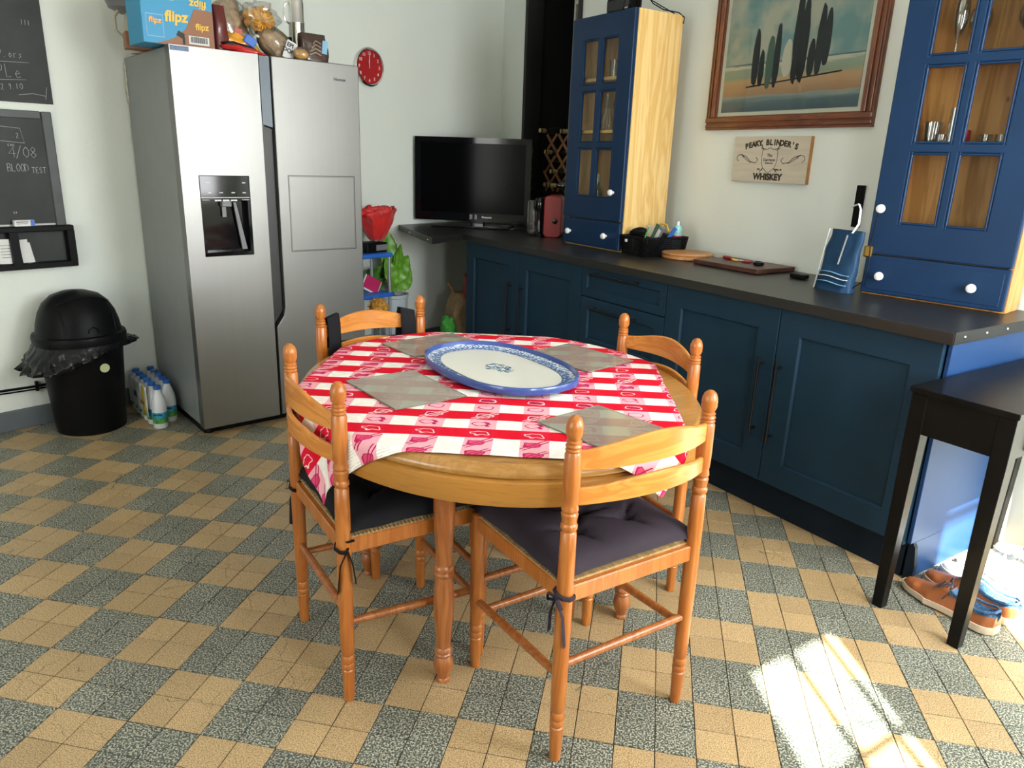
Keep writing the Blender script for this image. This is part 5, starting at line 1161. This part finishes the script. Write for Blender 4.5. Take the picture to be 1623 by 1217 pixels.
# ------------------------------------------------------------------ shoes (local: toe at origin, heel along +x)
def shoe(name, label, loc, rot, upper, sole, heelmat=None, kind='lace', group=None, L_=.300, Wd=.098, Hh=.095, lace='white_matt'):
    t = thing(name, label, 'shoe', loc, rot, group)
    def outline(v):   # half widths left/right along the length 0 toe .. 1 heel
        w_ = Wd / 2 * (math.sin(PI * min(1, (v + .03) / .62) * .5) ** .55 if v < .33 else 1 - .22 * math.sin(PI * min(1, max(0, (v - .33) / .5)) * .9) ** 1.0 * .9 + .0)
        if v > .86: w_ *= math.sqrt(max(0.02, 1 - ((v - .86) / .145) ** 2.2))
        if v < .06: w_ *= .35 + .65 * (v / .06) ** .5
        return max(.006, w_)
    nL = 30
    b = MB(); rings = []
    for j in range(nL + 1):
        v = j / nL; w_ = outline(v) + .003; z0 = .004 + .006 * max(0, (.12 - v) / .12)
        th = .020 + .006 * v
        ring = [b.bm.verts.new((v * L_, sy * w_ * s_, z)) for sy, s_, z in ((-1, .92, z0), (-1, 1.0, z0 + .004), (-1, 1.0, z0 + th), (1, 1.0, z0 + th), (1, 1.0, z0 + .004), (1, .92, z0))]
        rings.append(ring)
    for A, B_ in zip(rings, rings[1:]):
        for k in range(6): f = b.bm.faces.new((A[k], A[(k + 1) % 6], B_[(k + 1) % 6], B_[k])); f.smooth = k in (0, 1, 4)
    b.bm.faces.new(rings[0]); b.bm.faces.new(rings[-1]); bmesh.ops.recalc_face_normals(b.bm, faces=b.bm.faces[:])
    b.build('sole', sole, t)
    def hgt(v):       # top line of the upper
        pts_ = ((0, .026), (.06, .046), (.18, .052), (.32, .062), (.48, .088), (.56, .090), (.70, .072), (.84, .070), (.95, .082), (1.0, .078))
        for (a, p_), (c_, q_) in zip(pts_, pts_[1:]):
            if v <= c_: k = (v - a) / (c_ - a); k = k * k * (3 - 2 * k); return (p_ + (q_ - p_) * k) * Hh / .095
        return pts_[-1][1]
    nA = 14; b = MB(); V = []
    for j in range(nL + 1):
        v = .012 + j / nL * .976; w_ = outline(v); top = hgt(v); row = []
        op = 0.0 if v < .50 else min(1, (v - .50) / .10)
        for k in range(nA + 1):
            a = PI * k / nA; cx = math.cos(a); sz = math.sin(a)
            narrow = 1 - .30 * sz if v > .2 else 1
            y = w_ * math.copysign(abs(cx) ** .7, cx) * narrow; z = .022 + (top - .022) * sz ** .8
            if op > 0 and 4 < k < nA - 4: z = z - op * (.035 * (1 - abs(k - nA / 2) / 3.0 * .75)) 
            row.append(b.bm.verts.new((v * L_, y, z)))
        V.append(row)
    for j in range(nL):
        for k in range(nA):
            f = b.bm.faces.new((V[j][k], V[j][k + 1], V[j + 1][k + 1], V[j + 1][k])); f.smooth = True
            v = j / nL
            f.material_index = 1 if (heelmat and v > .52 and 3 <= k <= nA - 4) else 0
    b.bm.faces.new(V[0]); b.bm.faces.new(V[-1])
    b.build('upper', [upper, heelmat or upper], t)
    # collar
    cl = [(v * L_, s * outline(v) * .74 * (1 if v < .93 else .6), hgt(v) - .004) for s, vs_ in ((-1, (.54, .62, .7, .8, .9, .965)), (1, (.965, .9, .8, .7, .62, .54))) for v in vs_]
    MB().tube(cl, .0045, 6).build('collar', heelmat or upper, t)
    b = MB()
    for k in range(5 if kind == 'lace' else 3):
        v = .35 + .045 * k; z = hgt(v) + .002; b.tube([(v * L_, -.018, z - .006), (v * L_ + .006, 0, z + .002), (v * L_, .018, z - .006)], .0026, 5)
    for s in (-1, 1): b.tube([(.50 * L_, 0, hgt(.5) + .004), (.46 * L_, s * .022, hgt(.5) + .016), (.42 * L_, s * .034, hgt(.4) + .004), (.47 * L_, s * .012, hgt(.48) + .003)], .0022, 5); b.tube([(.50 * L_, 0, hgt(.5) + .004), (.53 * L_, s * .03, .07), (.5 * L_, s * .045, .05)], .002, 5)
    b.build('laces', lace, t)
    if kind == 'lace' and heelmat is None:
        b = MB(); b.tube([(.10 * L_ + .0, -outline(.1) * .9, .032), (.22 * L_, -.02, hgt(.22) * .98), (.27 * L_, 0, hgt(.27) + .001), (.22 * L_, .02, hgt(.22) * .98), (.1 * L_, outline(.1) * .9, .032)], .0013, 4); b.build('toe_seam', 'grey_plastic', t)
    return t
SH = -49.5
tv_ = dirv(41)
P0 = Vector((2.545, .968, 0))
gS = 'shoes under the console table'
shoe('shoe', 'tan brown leather shoe with blue collar, nearest the viewer under the console table', P0, SH, 'leather', 'sole', 'knit', group=gS, lace='lace_dark', L_=.315, Wd=.104)
shoe('shoe', 'second tan brown leather shoe with blue collar, just behind the first', P0 + tv_ * .112 + Vector((.004, -.004, 0)), SH, 'leather', 'sole', 'knit', group=gS, lace='lace_dark', L_=.315, Wd=.100)
shoe('shoe', 'white sneaker beside the second brown shoe', P0 + tv_ * .225, SH + 2, 'canvas_white', 'sole_white', group=gS, L_=.30)
shoe('shoe', 'other white sneaker of the pair, further under the console table', P0 + tv_ * .335, SH + 1, 'canvas_white', 'sole_white', group=gS, L_=.30)
shoe('shoe', 'pale grey lace-up shoe near the far end under the console table', P0 + tv_ * .445, SH, 'canvas_grey', 'sole_white', group=gS, L_=.30)
shoe('shoe', 'beige lace-up shoe last in the row against the wall under the console table', P0 + tv_ * .553 - dirv(131) * .01, SH + 2, 'beige', 'sole', group=gS, L_=.29, lace='jute')

# ------------------------------------------------------------------ dining table
TC = Vector((1.162, .560, 0)); TA, TB_, TZ_ = .655, .575, .738; TR_ = 127
t = thing('dining_table', 'rounded oak dining table with turned legs in the middle of the room', 'table', TC, TR_)
def ell(prof, n=96):
    b = MB(); rings = [[b.bm.verts.new(((TA + dr_) * math.cos(2 * PI * k / n), (TB_ + dr_) * math.sin(2 * PI * k / n), z)) for k in range(n)] for dr_, z in prof]
    for A, B_ in zip(rings, rings[1:]):
        for k in range(n): f = b.bm.faces.new((A[k], A[(k + 1) % n], B_[(k + 1) % n], B_[k])); f.smooth = True
    b.bm.faces.new(list(reversed(rings[0]))); b.bm.faces.new(rings[-1]); return b
ell([(-.03, TZ_ - .034), (-.010, TZ_ - .034), (-.003, TZ_ - .030), (-.001, TZ_ - .023), (-.004, TZ_ - .015), (-.010, TZ_ - .009), (-.012, TZ_ - .004), (-.016, TZ_), (-.02, TZ_)]).build('tabletop', 'oak_top', t)
ell([(-.035, TZ_ - .100), (-.005, TZ_ - .100), (-.002, TZ_ - .096), (-.001, TZ_ - .042), (-.006, TZ_ - .0375), (-.012, TZ_ - .0345)]).build('apron', 'oak', t)
LP = [(.012, 0), (.019, .001), (.019, .007), (.0155, .012), (.017, .020), (.024, .035), (.0275, .052), (.026, .068), (.019, .080), (.0235, .084), (.0245, .090), (.0215, .094), (.0245, .098), (.0235, .104), (.019, .110), (.021, .13), (.026, .20), (.0275, .25), (.025, .30), (.022, .325), (.0265, .330), (.0275, .337), (.024, .342), (.0275, .348), (.0265, .356), (.0215, .362), (.0225, .40), (.026, .46), (.028, .52), (.0275, .585), (.024, .605), (.028, .612), (.029, .62), (.029, TZ_ - .095)]
for x, y in ((1.124, .130), (1.588, .545), (.727, .592), (1.188, 1.010)):
    v = Vector((x, y, 0)) - TC; ca, sa = math.cos(R(-TR_)), math.sin(R(-TR_))
    MB().lathe(LP, 24, (v.x * ca - v.y * sa, v.x * sa + v.y * ca, 0)).build('leg', 'leg_wood', t)

# ------------------------------------------------------------------ tablecloth (draped over the rim)
cm = bpy.data.materials.new('red_white_cloth'); cm.use_nodes = True; N, L = nt(cm); bb = N['Principled BSDF']
uv = N.new('ShaderNodeUVMap'); sx = N.new('ShaderNodeSeparateXYZ'); L.new(uv.outputs[0], sx.inputs[0])
def M2(op, a, b_=None, c_=None):
    n_ = N.new('ShaderNodeMath'); n_.operation = op
    for i, q in enumerate((a, b_, c_)):
        if q is None: continue
        if isinstance(q, (int, float)): n_.inputs[i].default_value = q
        else: L.new(q, n_.inputs[i])
    return n_.outputs[0]
U_, V_ = sx.outputs[0], sx.outputs[1]
PV, PU = .125, .132
vv = M2('DIVIDE', M2('ADD', V_, .096 + 10 * PV), PV); fv = M2('FRACT', vv); rowi = M2('FLOOR', vv)
red = M2('MULTIPLY', M2('LESS_THAN', fv, .5), M2('GREATER_THAN', V_, -.12))
uu = M2('DIVIDE', M2('ADD', U_, 10 * PU), PU); fu = M2('FRACT', M2('ADD', uu, M2('MULTIPLY', M2('FRACT', M2('MULTIPLY', rowi, .5)), 0.0))); mot = M2('LESS_THAN', fu, .52)
# local cell coordinates -1..1 in the motif cell
cu_ = M2('MULTIPLY_ADD', M2('DIVIDE', fu, .52), 2, -1); cv_ = M2('MULTIPLY_ADD', M2('FRACT', M2('MULTIPLY', fv, 2)), 2, -1)
cell = N.new('ShaderNodeCombineXYZ'); L.new(M2('FLOOR', uu), cell.inputs[0]); L.new(M2('FLOOR', M2('MULTIPLY', vv, 2)), cell.inputs[1])
wnz = N.new('ShaderNodeTexWhiteNoise'); wnz.noise_dimensions = '2D'
rowc = N.new('ShaderNodeCombineXYZ'); L.new(M2('FLOOR', M2('MULTIPLY', vv, 2)), rowc.inputs[1]); L.new(rowc.outputs[0], wnz.inputs['Vector']); rnd = wnz.outputs['Value']
sp_ = N.new('ShaderNodeCombineXYZ'); L.new(M2('ADD', cu_, M2('MULTIPLY', rnd, 9)), sp_.inputs[0]); L.new(cv_, sp_.inputs[1])
nz = N.new('ShaderNodeTexNoise'); nz.inputs['Scale'].default_value = 1.3; nz.inputs['Detail'].default_value = 1; L.new(sp_.outputs[0], nz.inputs['Vector'])
# bottle / jug like blob: ellipse with wobble, neck to one side
rad_ = M2('SQRT', M2('ADD', M2('POWER', M2('ABSOLUTE', M2('MULTIPLY', M2('ADD', cu_, .1), 1.35)), 2.6), M2('POWER', M2('ABSOLUTE', M2('MULTIPLY', cv_, 1.75)), 2.4)))
rad_ = M2('ADD', rad_, M2('MULTIPLY_ADD', nz.outputs['Fac'], 1.6, -.8))
line = M2('LESS_THAN', M2('ABSOLUTE', M2('SUBTRACT', rad_, .72)), .11)
line2 = M2('LESS_THAN', M2('ABSOLUTE', M2('SUBTRACT', M2('ABSOLUTE', M2('SUBTRACT', cu_, cv_)), .22)), .09); line2 = M2('MULTIPLY', line2, M2('GREATER_THAN', rnd, .66))
ln = M2('MULTIPLY', M2('MAXIMUM', line, line2), mot)
blob = M2('MULTIPLY', M2('LESS_THAN', rad_, .66), mot)
def MIX(f, a, b_):
    m_ = N.new('ShaderNodeMix'); m_.data_type = 'RGBA'; L.new(f, m_.inputs['Factor'])
    for q, i in ((a, 'A'), (b_, 'B')):
        if isinstance(q, tuple): m_.inputs[i].default_value = (*q, 1)
        else: L.new(q, m_.inputs[i])
    return m_.outputs['Result']
RED, DK, PINK, CREAM, ROSE = (.66, .003, .020), (.46, .004, .06), (.80, .38, .43), (.88, .84, .76), (.68, .07, .16)
rr_ = MIX(ln, MIX(M2('MULTIPLY', blob, M2('GREATER_THAN', rnd, .35)), MIX(mot, RED, (.64, .008, .032)), DK), (.88, .55, .55))
ww_ = MIX(ln, MIX(M2('MULTIPLY', blob, M2('GREATER_THAN', rnd, .55)), MIX(mot, CREAM, PINK), ROSE), (.45, .015, .09))
colr = MIX(red, ww_, rr_)
dk = M2('MULTIPLY', M2('MULTIPLY', M2('LESS_THAN', M2('FRACT', M2('MULTIPLY', V_, 150)), .35), M2('GREATER_THAN', nz.outputs['Fac'], .47)), M2('MULTIPLY', M2('SUBTRACT', 1, mot), M2('SUBTRACT', 1, red)))
colr = MIX(M2('MULTIPLY', dk, .35), colr, (.35, .28, .26))
L.new(colr, bb.inputs['Base Color']); bb.inputs['Roughness'].default_value = .9; bb.inputs['Specular IOR Level'].default_value = .15
wv = N.new('ShaderNodeTexNoise'); wv.inputs['Scale'].default_value = 350; L.new(uv.outputs[0], wv.inputs['Vector'])
bp = N.new('ShaderNodeBump'); bp.inputs['Strength'].default_value = .35; bp.inputs['Distance'].default_value = .002; L.new(wv.outputs['Fac'], bp.inputs['Height']); L.new(bp.outputs[0], bb.inputs['Normal'])
CU, CV = dirv(8), dirv(98)
u0, u1, v0, v1 = .672, 1.735, -.197, .985
NX, NY = 150, 168
ea, eb = dirv(TR_), dirv(TR_ + 90)
def drape(u, v):
    p = CU * u + CV * v - TC; X, Y = p.dot(ea), p.dot(eb)
    A_, B_ = TA - .004, TB_ - .004
    r = math.hypot(X, Y); th = math.atan2(Y / B_, X / A_)
    rim = 1.0 / math.sqrt((math.cos(math.atan2(Y, X)) / A_) ** 2 + (math.sin(math.atan2(Y, X)) / B_) ** 2)
    dn_ = p.normalized()
    rip = .0016 * noise.noise(Vector((u * 14, v * 14, 0))) + .0012 * math.sin(v * 55 + 2 * noise.noise(Vector((u * 4, v * 4, 1))))
    if r <= rim: z = TZ_ + .0035 + max(0, rip) * min(1, (rim - r) / .03); q = TC + p
    else:
        e_ = r - rim; rb = .012
        if e_ < rb * PI / 2: a = e_ / rb; q = TC + dn_ * (rim + rb * math.sin(a)); z = TZ_ + .0035 - rb * (1 - math.cos(a))
        else:
            dd = e_ - rb * PI / 2; ang = math.atan2(Y, X)
            wav = .012 * math.sin(ang * 22 + 1.2) * min(1, dd / .06) + .010 * noise.noise(Vector((ang * 9, dd * 8, 2))) * min(1, dd / .05)
            q = TC + dn_ * (rim + rb + max(-.002, wav + .004 + dd * .04)); z = TZ_ + .0035 - rb - dd
    return Vector((q.x, q.y, z))
b = MB(); V = b.grid(NX, NY, lambda a, c_: drape(u0 + (u1 - u0) * (a + 0 * c_) + (.004 * noise.noise(Vector((c_ * 18, a > .5, 0))) if a in (0, 1) else 0), v0 + (v1 - v0) * c_))
ul = b.bm.loops.layers.uv.new('UVMap')
b.bm.verts.index_update(); idx = {}
for j, row in enumerate(V):
    for i, vt in enumerate(row): idx[vt] = (u0 + (u1 - u0) * i / NX, v0 + (v1 - v0) * j / NY)
for f in b.bm.faces:
    for lp in f.loops: lp[ul].uv = idx[lp.vert]
o = b.build('tablecloth', cm); tag(o, 'red and white checked tablecloth with woven kitchen motifs draped over the oak table', 'tablecloth')
md = o.modifiers.new('t', 'SOLIDIFY'); md.thickness = .0016; md.offset = 1
# glass mats
ZM = TZ_ + .0085
for (x, y, a, c_, rot, lb) in ((.934, .383, .296, .222, -42, 'rectangular smoked glass mat at the chair nearest the viewer on the left'), (.866, .902, .300, .218, 50, 'rectangular smoked glass mat at the far left, towards the refrigerator'),
                               (1.371, .889, .290, .225, -36, 'rectangular smoked glass mat at the far right, towards the cupboards'), (1.520, .215, .280, .225, -38, 'rectangular smoked glass mat behind the slats of the near right chair')):
    t = thing('glass_mat', lb, 'place mat', (x, y, ZM - .0012), rot, 'glass mats on the tablecloth')
    MB().box((0, 0, .0021), (a, c_, .0040)).build('glass_sheet', 'mat_glass', t)
    b = MB(); b.tube([(a / 2, c_ / 2, .002), (-a / 2, c_ / 2, .002), (-a / 2, -c_ / 2, .002), (a / 2, -c_ / 2, .002)], .0016, 4, closed=True, sm=False); b.build('polished_edge', 'mat_edge', t)
# tray
t = thing('oval_tray', 'large oval ceramic platter with blue rim in the centre of the table', 'platter', (1.150, .643, TZ_ + .0125), -44.3)
def supel(a, c_, z, n=96, e_=2.35):
    return [(math.copysign(abs(math.cos(2 * PI * k / n)) ** (2 / e_), math.cos(2 * PI * k / n)) * a, math.copysign(abs(math.sin(2 * PI * k / n)) ** (2 / e_), math.sin(2 * PI * k / n)) * c_, z) for k in range(n)]
def loft(rings, m, name, parent, cap=False):
    b = MB(); RG = [[b.bm.verts.new(p) for p in rg] for rg in rings]; n = len(RG[0])
    for A, B_ in zip(RG, RG[1:]):
        for k in range(n): f = b.bm.faces.new((A[k], A[(k + 1) % n], B_[(k + 1) % n], B_[k])); f.smooth = True
    if cap: b.bm.faces.new(RG[-1])
    bmesh.ops.recalc_face_normals(b.bm, faces=b.bm.faces[:])
    return b.build(name, m, parent)
a_, c_ = .292, .194
loft([supel(a_ - .03, c_ - .03, 0), supel(a_ - .01, c_ - .01, .0), supel(a_ - .001, c_ - .001, .006), supel(a_, c_, .018), supel(a_ - .002, c_ - .002, .024), supel(a_ - .006, c_ - .006, .026), supel(a_ - .009, c_ - .009, .0235), supel(a_ - .0125, c_ - .0125, .013)], 'tray_blue', 'rim', t)
tm = bpy.data.materials.new('patterned_glaze'); tm.use_nodes = True; N, L = nt(tm); bb = N['Principled BSDF']; tc = N.new('ShaderNodeTexCoord')
vo = N.new('ShaderNodeTexVoronoi'); vo.inputs['Scale'].default_value = 105; vo.inputs['Randomness'].default_value = .45; L.new(tc.outputs['Object'], vo.inputs['Vector'])
lt = N.new('ShaderNodeMapRange'); lt.inputs['From Min'].default_value = .40; lt.inputs['From Max'].default_value = .52; L.new(vo.outputs['Distance'], lt.inputs[0])
mxx = N.new('ShaderNodeMix'); mxx.data_type = 'RGBA'; mxx.inputs['A'].default_value = (.72, .76, .78, 1); mxx.inputs['B'].default_value = (.10, .19, .38, 1); L.new(lt.outputs[0], mxx.inputs['Factor']); L.new(mxx.outputs['Result'], bb.inputs['Base Color']); bb.inputs['Roughness'].default_value = .15; bb.inputs['Coat Weight'].default_value = .4
M['glaze'] = tm
i1, i2 = .240, .142
loft([supel(a_ - .0125, c_ - .0125, .0128), supel(i1 + .02, i2 + .02, .0075), supel(i1, i2, .0065)], 'glaze', 'patterned_border', t)
loft([supel(i1 + .0015, i2 + .0015, .0066, e_=2.7), supel(i1 - .002, i2 - .002, .0068, e_=2.7)], 'ink', 'border_line', t)
loft([supel(i1, i2, .0063, e_=2.7), supel(.1, .06, .0058), supel(.002, .001, .0058)], mat('cream_glaze', (.80, .79, .70), .14, coat=.4), 'well', t, True)
b = MB(); random.seed(11)
for k in range(90):
    a = random.uniform(0, 2 * PI); r = random.uniform(0, 1) ** .6; x, y = .055 * r * math.cos(a), .038 * r * math.sin(a); d = random.uniform(0, PI); l_ = random.uniform(.006, .013)
    b.box((x, y, .0064), (l_, .0028, .0006), rot=(0, 0, math.degrees(d)))
b.build('flower_print', mat('blue_flower_ink', (.06, .15, .26), .3, var=.5, vscale=80), t)

# ------------------------------------------------------------------ chairs
HW, HD = .198, .195
def post(prof, x, y, parent, n=18): return MB().lathe([(r_ * .935, z_) for r_, z_ in prof], n, (x, y, 0)).build('leg', 'chair_wood', parent)
RP = [(.012, 0), (.0145, .002), (.0165, .05), (.018, .095), (.0155, .098), (.0185, .103), (.0185, .112), (.016, .116), (.0185, .120), (.0185, .134), (.0155, .139), (.0185, .145), (.0195, .20), (.0205, .40), (.020, .55), (.0190, .608),
      (.0155, .612), (.0205, .618), (.0205, .626), (.017, .631), (.0185, .640), (.0205, .652), (.017, .657), (.0205, .662), (.0195, .670), (.0175, .676), (.0195, .684), (.0205, .72), (.0200, .790), (.0170, .796), (.0195, .800), (.0165, .804), (.0195, .809), (.0165, .814), (.0185, .819), (.014, .823), (.0175, .829), (.0205, .838), (.0195, .843), (.0205, .846), (.0198, .856), (.0155, .868), (.008, .8745), (.001, .876)]
FP_ = [(.012, 0), (.0145, .002), (.0165, .05), (.018, .095), (.0155, .098), (.0185, .103), (.0185, .112), (.016, .116), (.0185, .120), (.0185, .134), (.0155, .139), (.0185, .145), (.0200, .25), (.0205, .40), (.0205, .472), (.019, .478), (.014, .481), (.001, .482)]
def slat(z_lo, z_hi, arch_lo, arch_hi, parent, bow=.045):
    b = MB(); n = 28; rows = []
    for i in range(n + 1):
        u = i / n; s = 2 * u - 1; c_ = 1 - s * s; x = s * (HW - .010); y = -HD - .004 - bow * c_
        c2_ = max(0, math.cos(s * PI / 2)) ** 1.5
        zl, zh = z_lo + arch_lo * c2_, z_hi + arch_hi * c2_
        nx_, ny_ = 2 * s * bow / HW, -1; q = math.hypot(nx_, ny_); nx_, ny_ = nx_ / q * .0065, ny_ / q * .0065
        rows.append([b.bm.verts.new(p) for p in ((x - nx_, y - ny_, zl + .003), (x + nx_, y + ny_, zl + .003), (x + nx_ * 1.0, y + ny_ * 1.0, zh - .003), (x + nx_ * .4, y + ny_ * .4, zh), (x - nx_ * .4, y - ny_ * .4, zh), (x - nx_, y - ny_, zh - .003), )])
    for A, B_ in zip(rows, rows[1:]):
        for k in range(6): f = b.bm.faces.new((A[k], A[(k + 1) % 6], B_[(k + 1) % 6], B_[k])); f.smooth = k in (1, 4)
    b.bm.faces.new(rows[0]); b.bm.faces.new(rows[-1]); bmesh.ops.recalc_face_normals(b.bm, faces=b.bm.faces[:])
    return b.build('back_slat', 'slat_wood', parent)
def make_chair(label):
    t = thing('dining_chair', label, 'chair', (0, 0, 0), 0, 'turned wooden chairs round the table')
    for x in (-HW, HW): post(RP, x, -HD, t); post(FP_, x, HD, t)
    slat(.752, .798, .004, .030, t); slat(.672, .712, .006, .018, t)
    for c_, sz in (((0, -HD, .452), (2 * HW, .018, .042)), ((0, HD, .452), (2 * HW, .018, .042)), ((-HW, 0, .452), (.018, 2 * HD, .042)), ((HW, 0, .452), (.018, 2 * HD, .042))): MB().box(c_, sz, bev=.003).build('seat_rail', 'chair_wood', t)
    b = MB(); n = 40
    for k in range(n):    # woven rush cords
        x = -HW + .022 + (2 * HW - .044) * k / (n - 1)
        b.tube([(x, -HD + .006, .474), (x, -HD * .4, .480), (x, HD * .4, .480), (x, HD - .006, .474)], .0056, 5)
    b.tube([(-HW + .012, -HD + .02, .474), (-HW + .012, HD - .02, .474)], .008, 6); b.tube([(HW - .012, -HD + .02, .474), (HW - .012, HD - .02, .474)], .008, 6)
    for k in range(34):
        y = -HD + .022 + (2 * HD - .044) * k / 33
        for s in (-1, 1): b.tube([(s * (HW + .006), y, .474), (s * (HW - .02), y, .4805), (s * (HW - .05), y, .481)], .0056, 5)
    b.build('rush_seat', 'rush', t)['kind'] = 'stuff'
    for p, q in (((-HW, -HD, .265), (HW, -HD, .265)), ((-HW, -HD, .235), (-HW, HD, .215)), ((HW, -HD, .235), (HW, HD, .215)), ((-HW, HD, .275), (HW, HD, .275)), ((-HW, HD, .175), (HW, HD, .175))):
        p, q = Vector(p), Vector(q); m_ = (p + q) / 2; MB().tube([p, p + (m_ - p) * .3, m_, q + (m_ - q) * .3, q], [.0095, .0105, .0115, .0105, .0095], 12).build('stretcher', 'leg_wood', t)
    return t
chA = make_chair('turned wooden chair nearest the viewer, charcoal cushion on its rush seat')
FRc, FRr = Vector((1.4735, .2005, 0)), 43.2
place(chA, FRc, FRr)
Lc, Lr = Vector((.9135, .278, 0)), -47.2
dup(chA, Lc, Lr, 'turned wooden chair on the left side of the table, hanging cloth corner beside its cushion')
Rc, Rr = Vector((1.470, .782, 0)), 126.2
dup(chA, Rc, Rr, 'turned wooden chair on the cupboard side of the table, bare rush seat')
Bc, Br = Vector((.750, .846, 0)), -132.5
dup(chA, Bc, Br, 'turned wooden chair on the refrigerator side of the table, black bag straps over its slat')

# cushions
def cushion(label, c_, rot, m, seed, sx_=.205, sy_=.205, th=.036, shift=(0, .01), skew=0):
    t = thing('seat_cushion', label, 'cushion', (c_.x, c_.y, .4855), rot, 'tied cushions on the chairs')
    tf = [(0, 0), (.078, .078), (-.078, .078), (.078, -.078), (-.078, -.078)]
    n = 56; b = MB(); top, bot = [], []
    for j in range(n + 1):
        rt, rb = [], []
        for i in range(n + 1):
            a, d_ = 2 * i / n - 1, 2 * j / n - 1
            x = a * sx_ * (1 + .035 * (abs(d_) ** 3)); y = d_ * sy_ * (1 + .035 * (abs(a) ** 3))
            e_ = (1 - abs(a) ** 5) * (1 - abs(d_) ** 5); h_ = th * max(0, e_) ** .42
            for tx, ty in tf:
                r = math.hypot(x - tx, y - ty); h_ -= .026 * math.exp(-(r / .016) ** 2) + .014 * math.exp(-(r / .045) ** 2)
                an = math.atan2(y - ty, x - tx); h_ -= .011 * max(0, math.cos(an * 3 + seed + tx * 40)) ** 10 * math.exp(-((r - .035) / .035) ** 2)
            h_ += .006 * noise.noise(Vector((x * 9, y * 9, seed))) * max(0, e_)
            h_ = max(h_, .006)
            x += shift[0] + .006 * noise.noise(Vector((d_ * 3, seed, 0))) * abs(a); y += shift[1] + .006 * noise.noise(Vector((a * 3, seed, 5))) * abs(d_)
            lo = -.006 * (1 - max(0, e_)) ** 3
            V1 = b.bm.verts.new((x, y, lo + .006 + h_)); rt.append(V1)
            rb.append(V1 if (i in (0, n) or j in (0, n)) else b.bm.verts.new((x, y, .001)))
        top.append(rt); bot.append(rb)
    for j in range(n):
        for i in range(n):
            f = b.bm.faces.new((top[j][i], top[j][i + 1], top[j + 1][i + 1], top[j + 1][i])); f.smooth = True
            q = (bot[j][i], bot[j + 1][i], bot[j + 1][i + 1], bot[j][i + 1])
            try: f = b.bm.faces.new(q); f.smooth = True
            except ValueError: pass
    b.build('pad', m, t)
    b = MB()
    for tx, ty in tf: b.ball((tx + shift[0], ty + shift[1], .020), .004, (1, 1, .5), 8)
    b.build('tuft_button', m, t)
    return t
cA = cushion('charcoal tufted cushion on the chair nearest the viewer', FRc, FRr, 'cushion', 1.0, .208, .200, .043)
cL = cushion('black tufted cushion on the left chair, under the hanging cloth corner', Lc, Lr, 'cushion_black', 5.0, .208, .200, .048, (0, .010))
def ties(t, x, y, m, side=1, bow=True):
    b = MB(); rr = .0235
    b.tube([(x + rr * math.cos(a), y + rr * math.sin(a), -.012 - .03 * (k / 8)) for k, a in enumerate([2 * PI * i / 8 for i in range(9)])], .006, 6, flat=.35)
    b.tube([(x - side * .18 * 0 + -side * rr, y, -.03), (x - side * rr * 1.2, y + .012, -.075), (x - side * rr * 1.0, y + .02, -.13)], .007, 6, flat=.25)
    b.tube([(x - side * rr, y + .004, -.03), (x - side * rr * .6, y - .016, -.08), (x - side * rr * .4, y - .022, -.155)], .007, 6, flat=.25)
    if bow:
        for s in (-1, 1): b.tube([(x - side * rr, y, -.035), (x - side * (rr + .01), y + s * .018, -.028), (x - side * (rr + .004), y + s * .026, -.05), (x - side * rr, y, -.04)], .005, 6, flat=.3)
    return b.build('tie', m, t)
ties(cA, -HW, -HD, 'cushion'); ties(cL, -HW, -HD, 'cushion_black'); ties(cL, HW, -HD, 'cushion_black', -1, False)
# black bag hung on the fridge side chair
t = thing('hanging_bag', 'flat black fabric bag hung behind the refrigerator-side chair by two wide straps', 'bag', Bc, Br)
b = MB(); b.grid(16, 12, lambda u, v: Vector(((u - .5) * .33, -HD - .075 - .018 * math.sin(PI * v) - .02 * math.cos((u - .5) * PI), .43 + .28 * v))); b.build('body', 'cushion_black', t, solid=.02)
for s in (-1, 1):
    pth = [(-.060, .50), (-.052, .66), (-.042, .79), (-.028, .832), (-.008, .832), (.002, .80), (.004, .74), (.004, .55)]
    b = MB(); b.grid(5, 7, lambda u, v: Vector((s * (.122 + .052 * u), -HD + pth[int(round(v * 7))][0] - .010 + .016 * u, pth[int(round(v * 7))][1] - .012 * u))); b.build('strap', 'cushion_black', t, solid=.003)
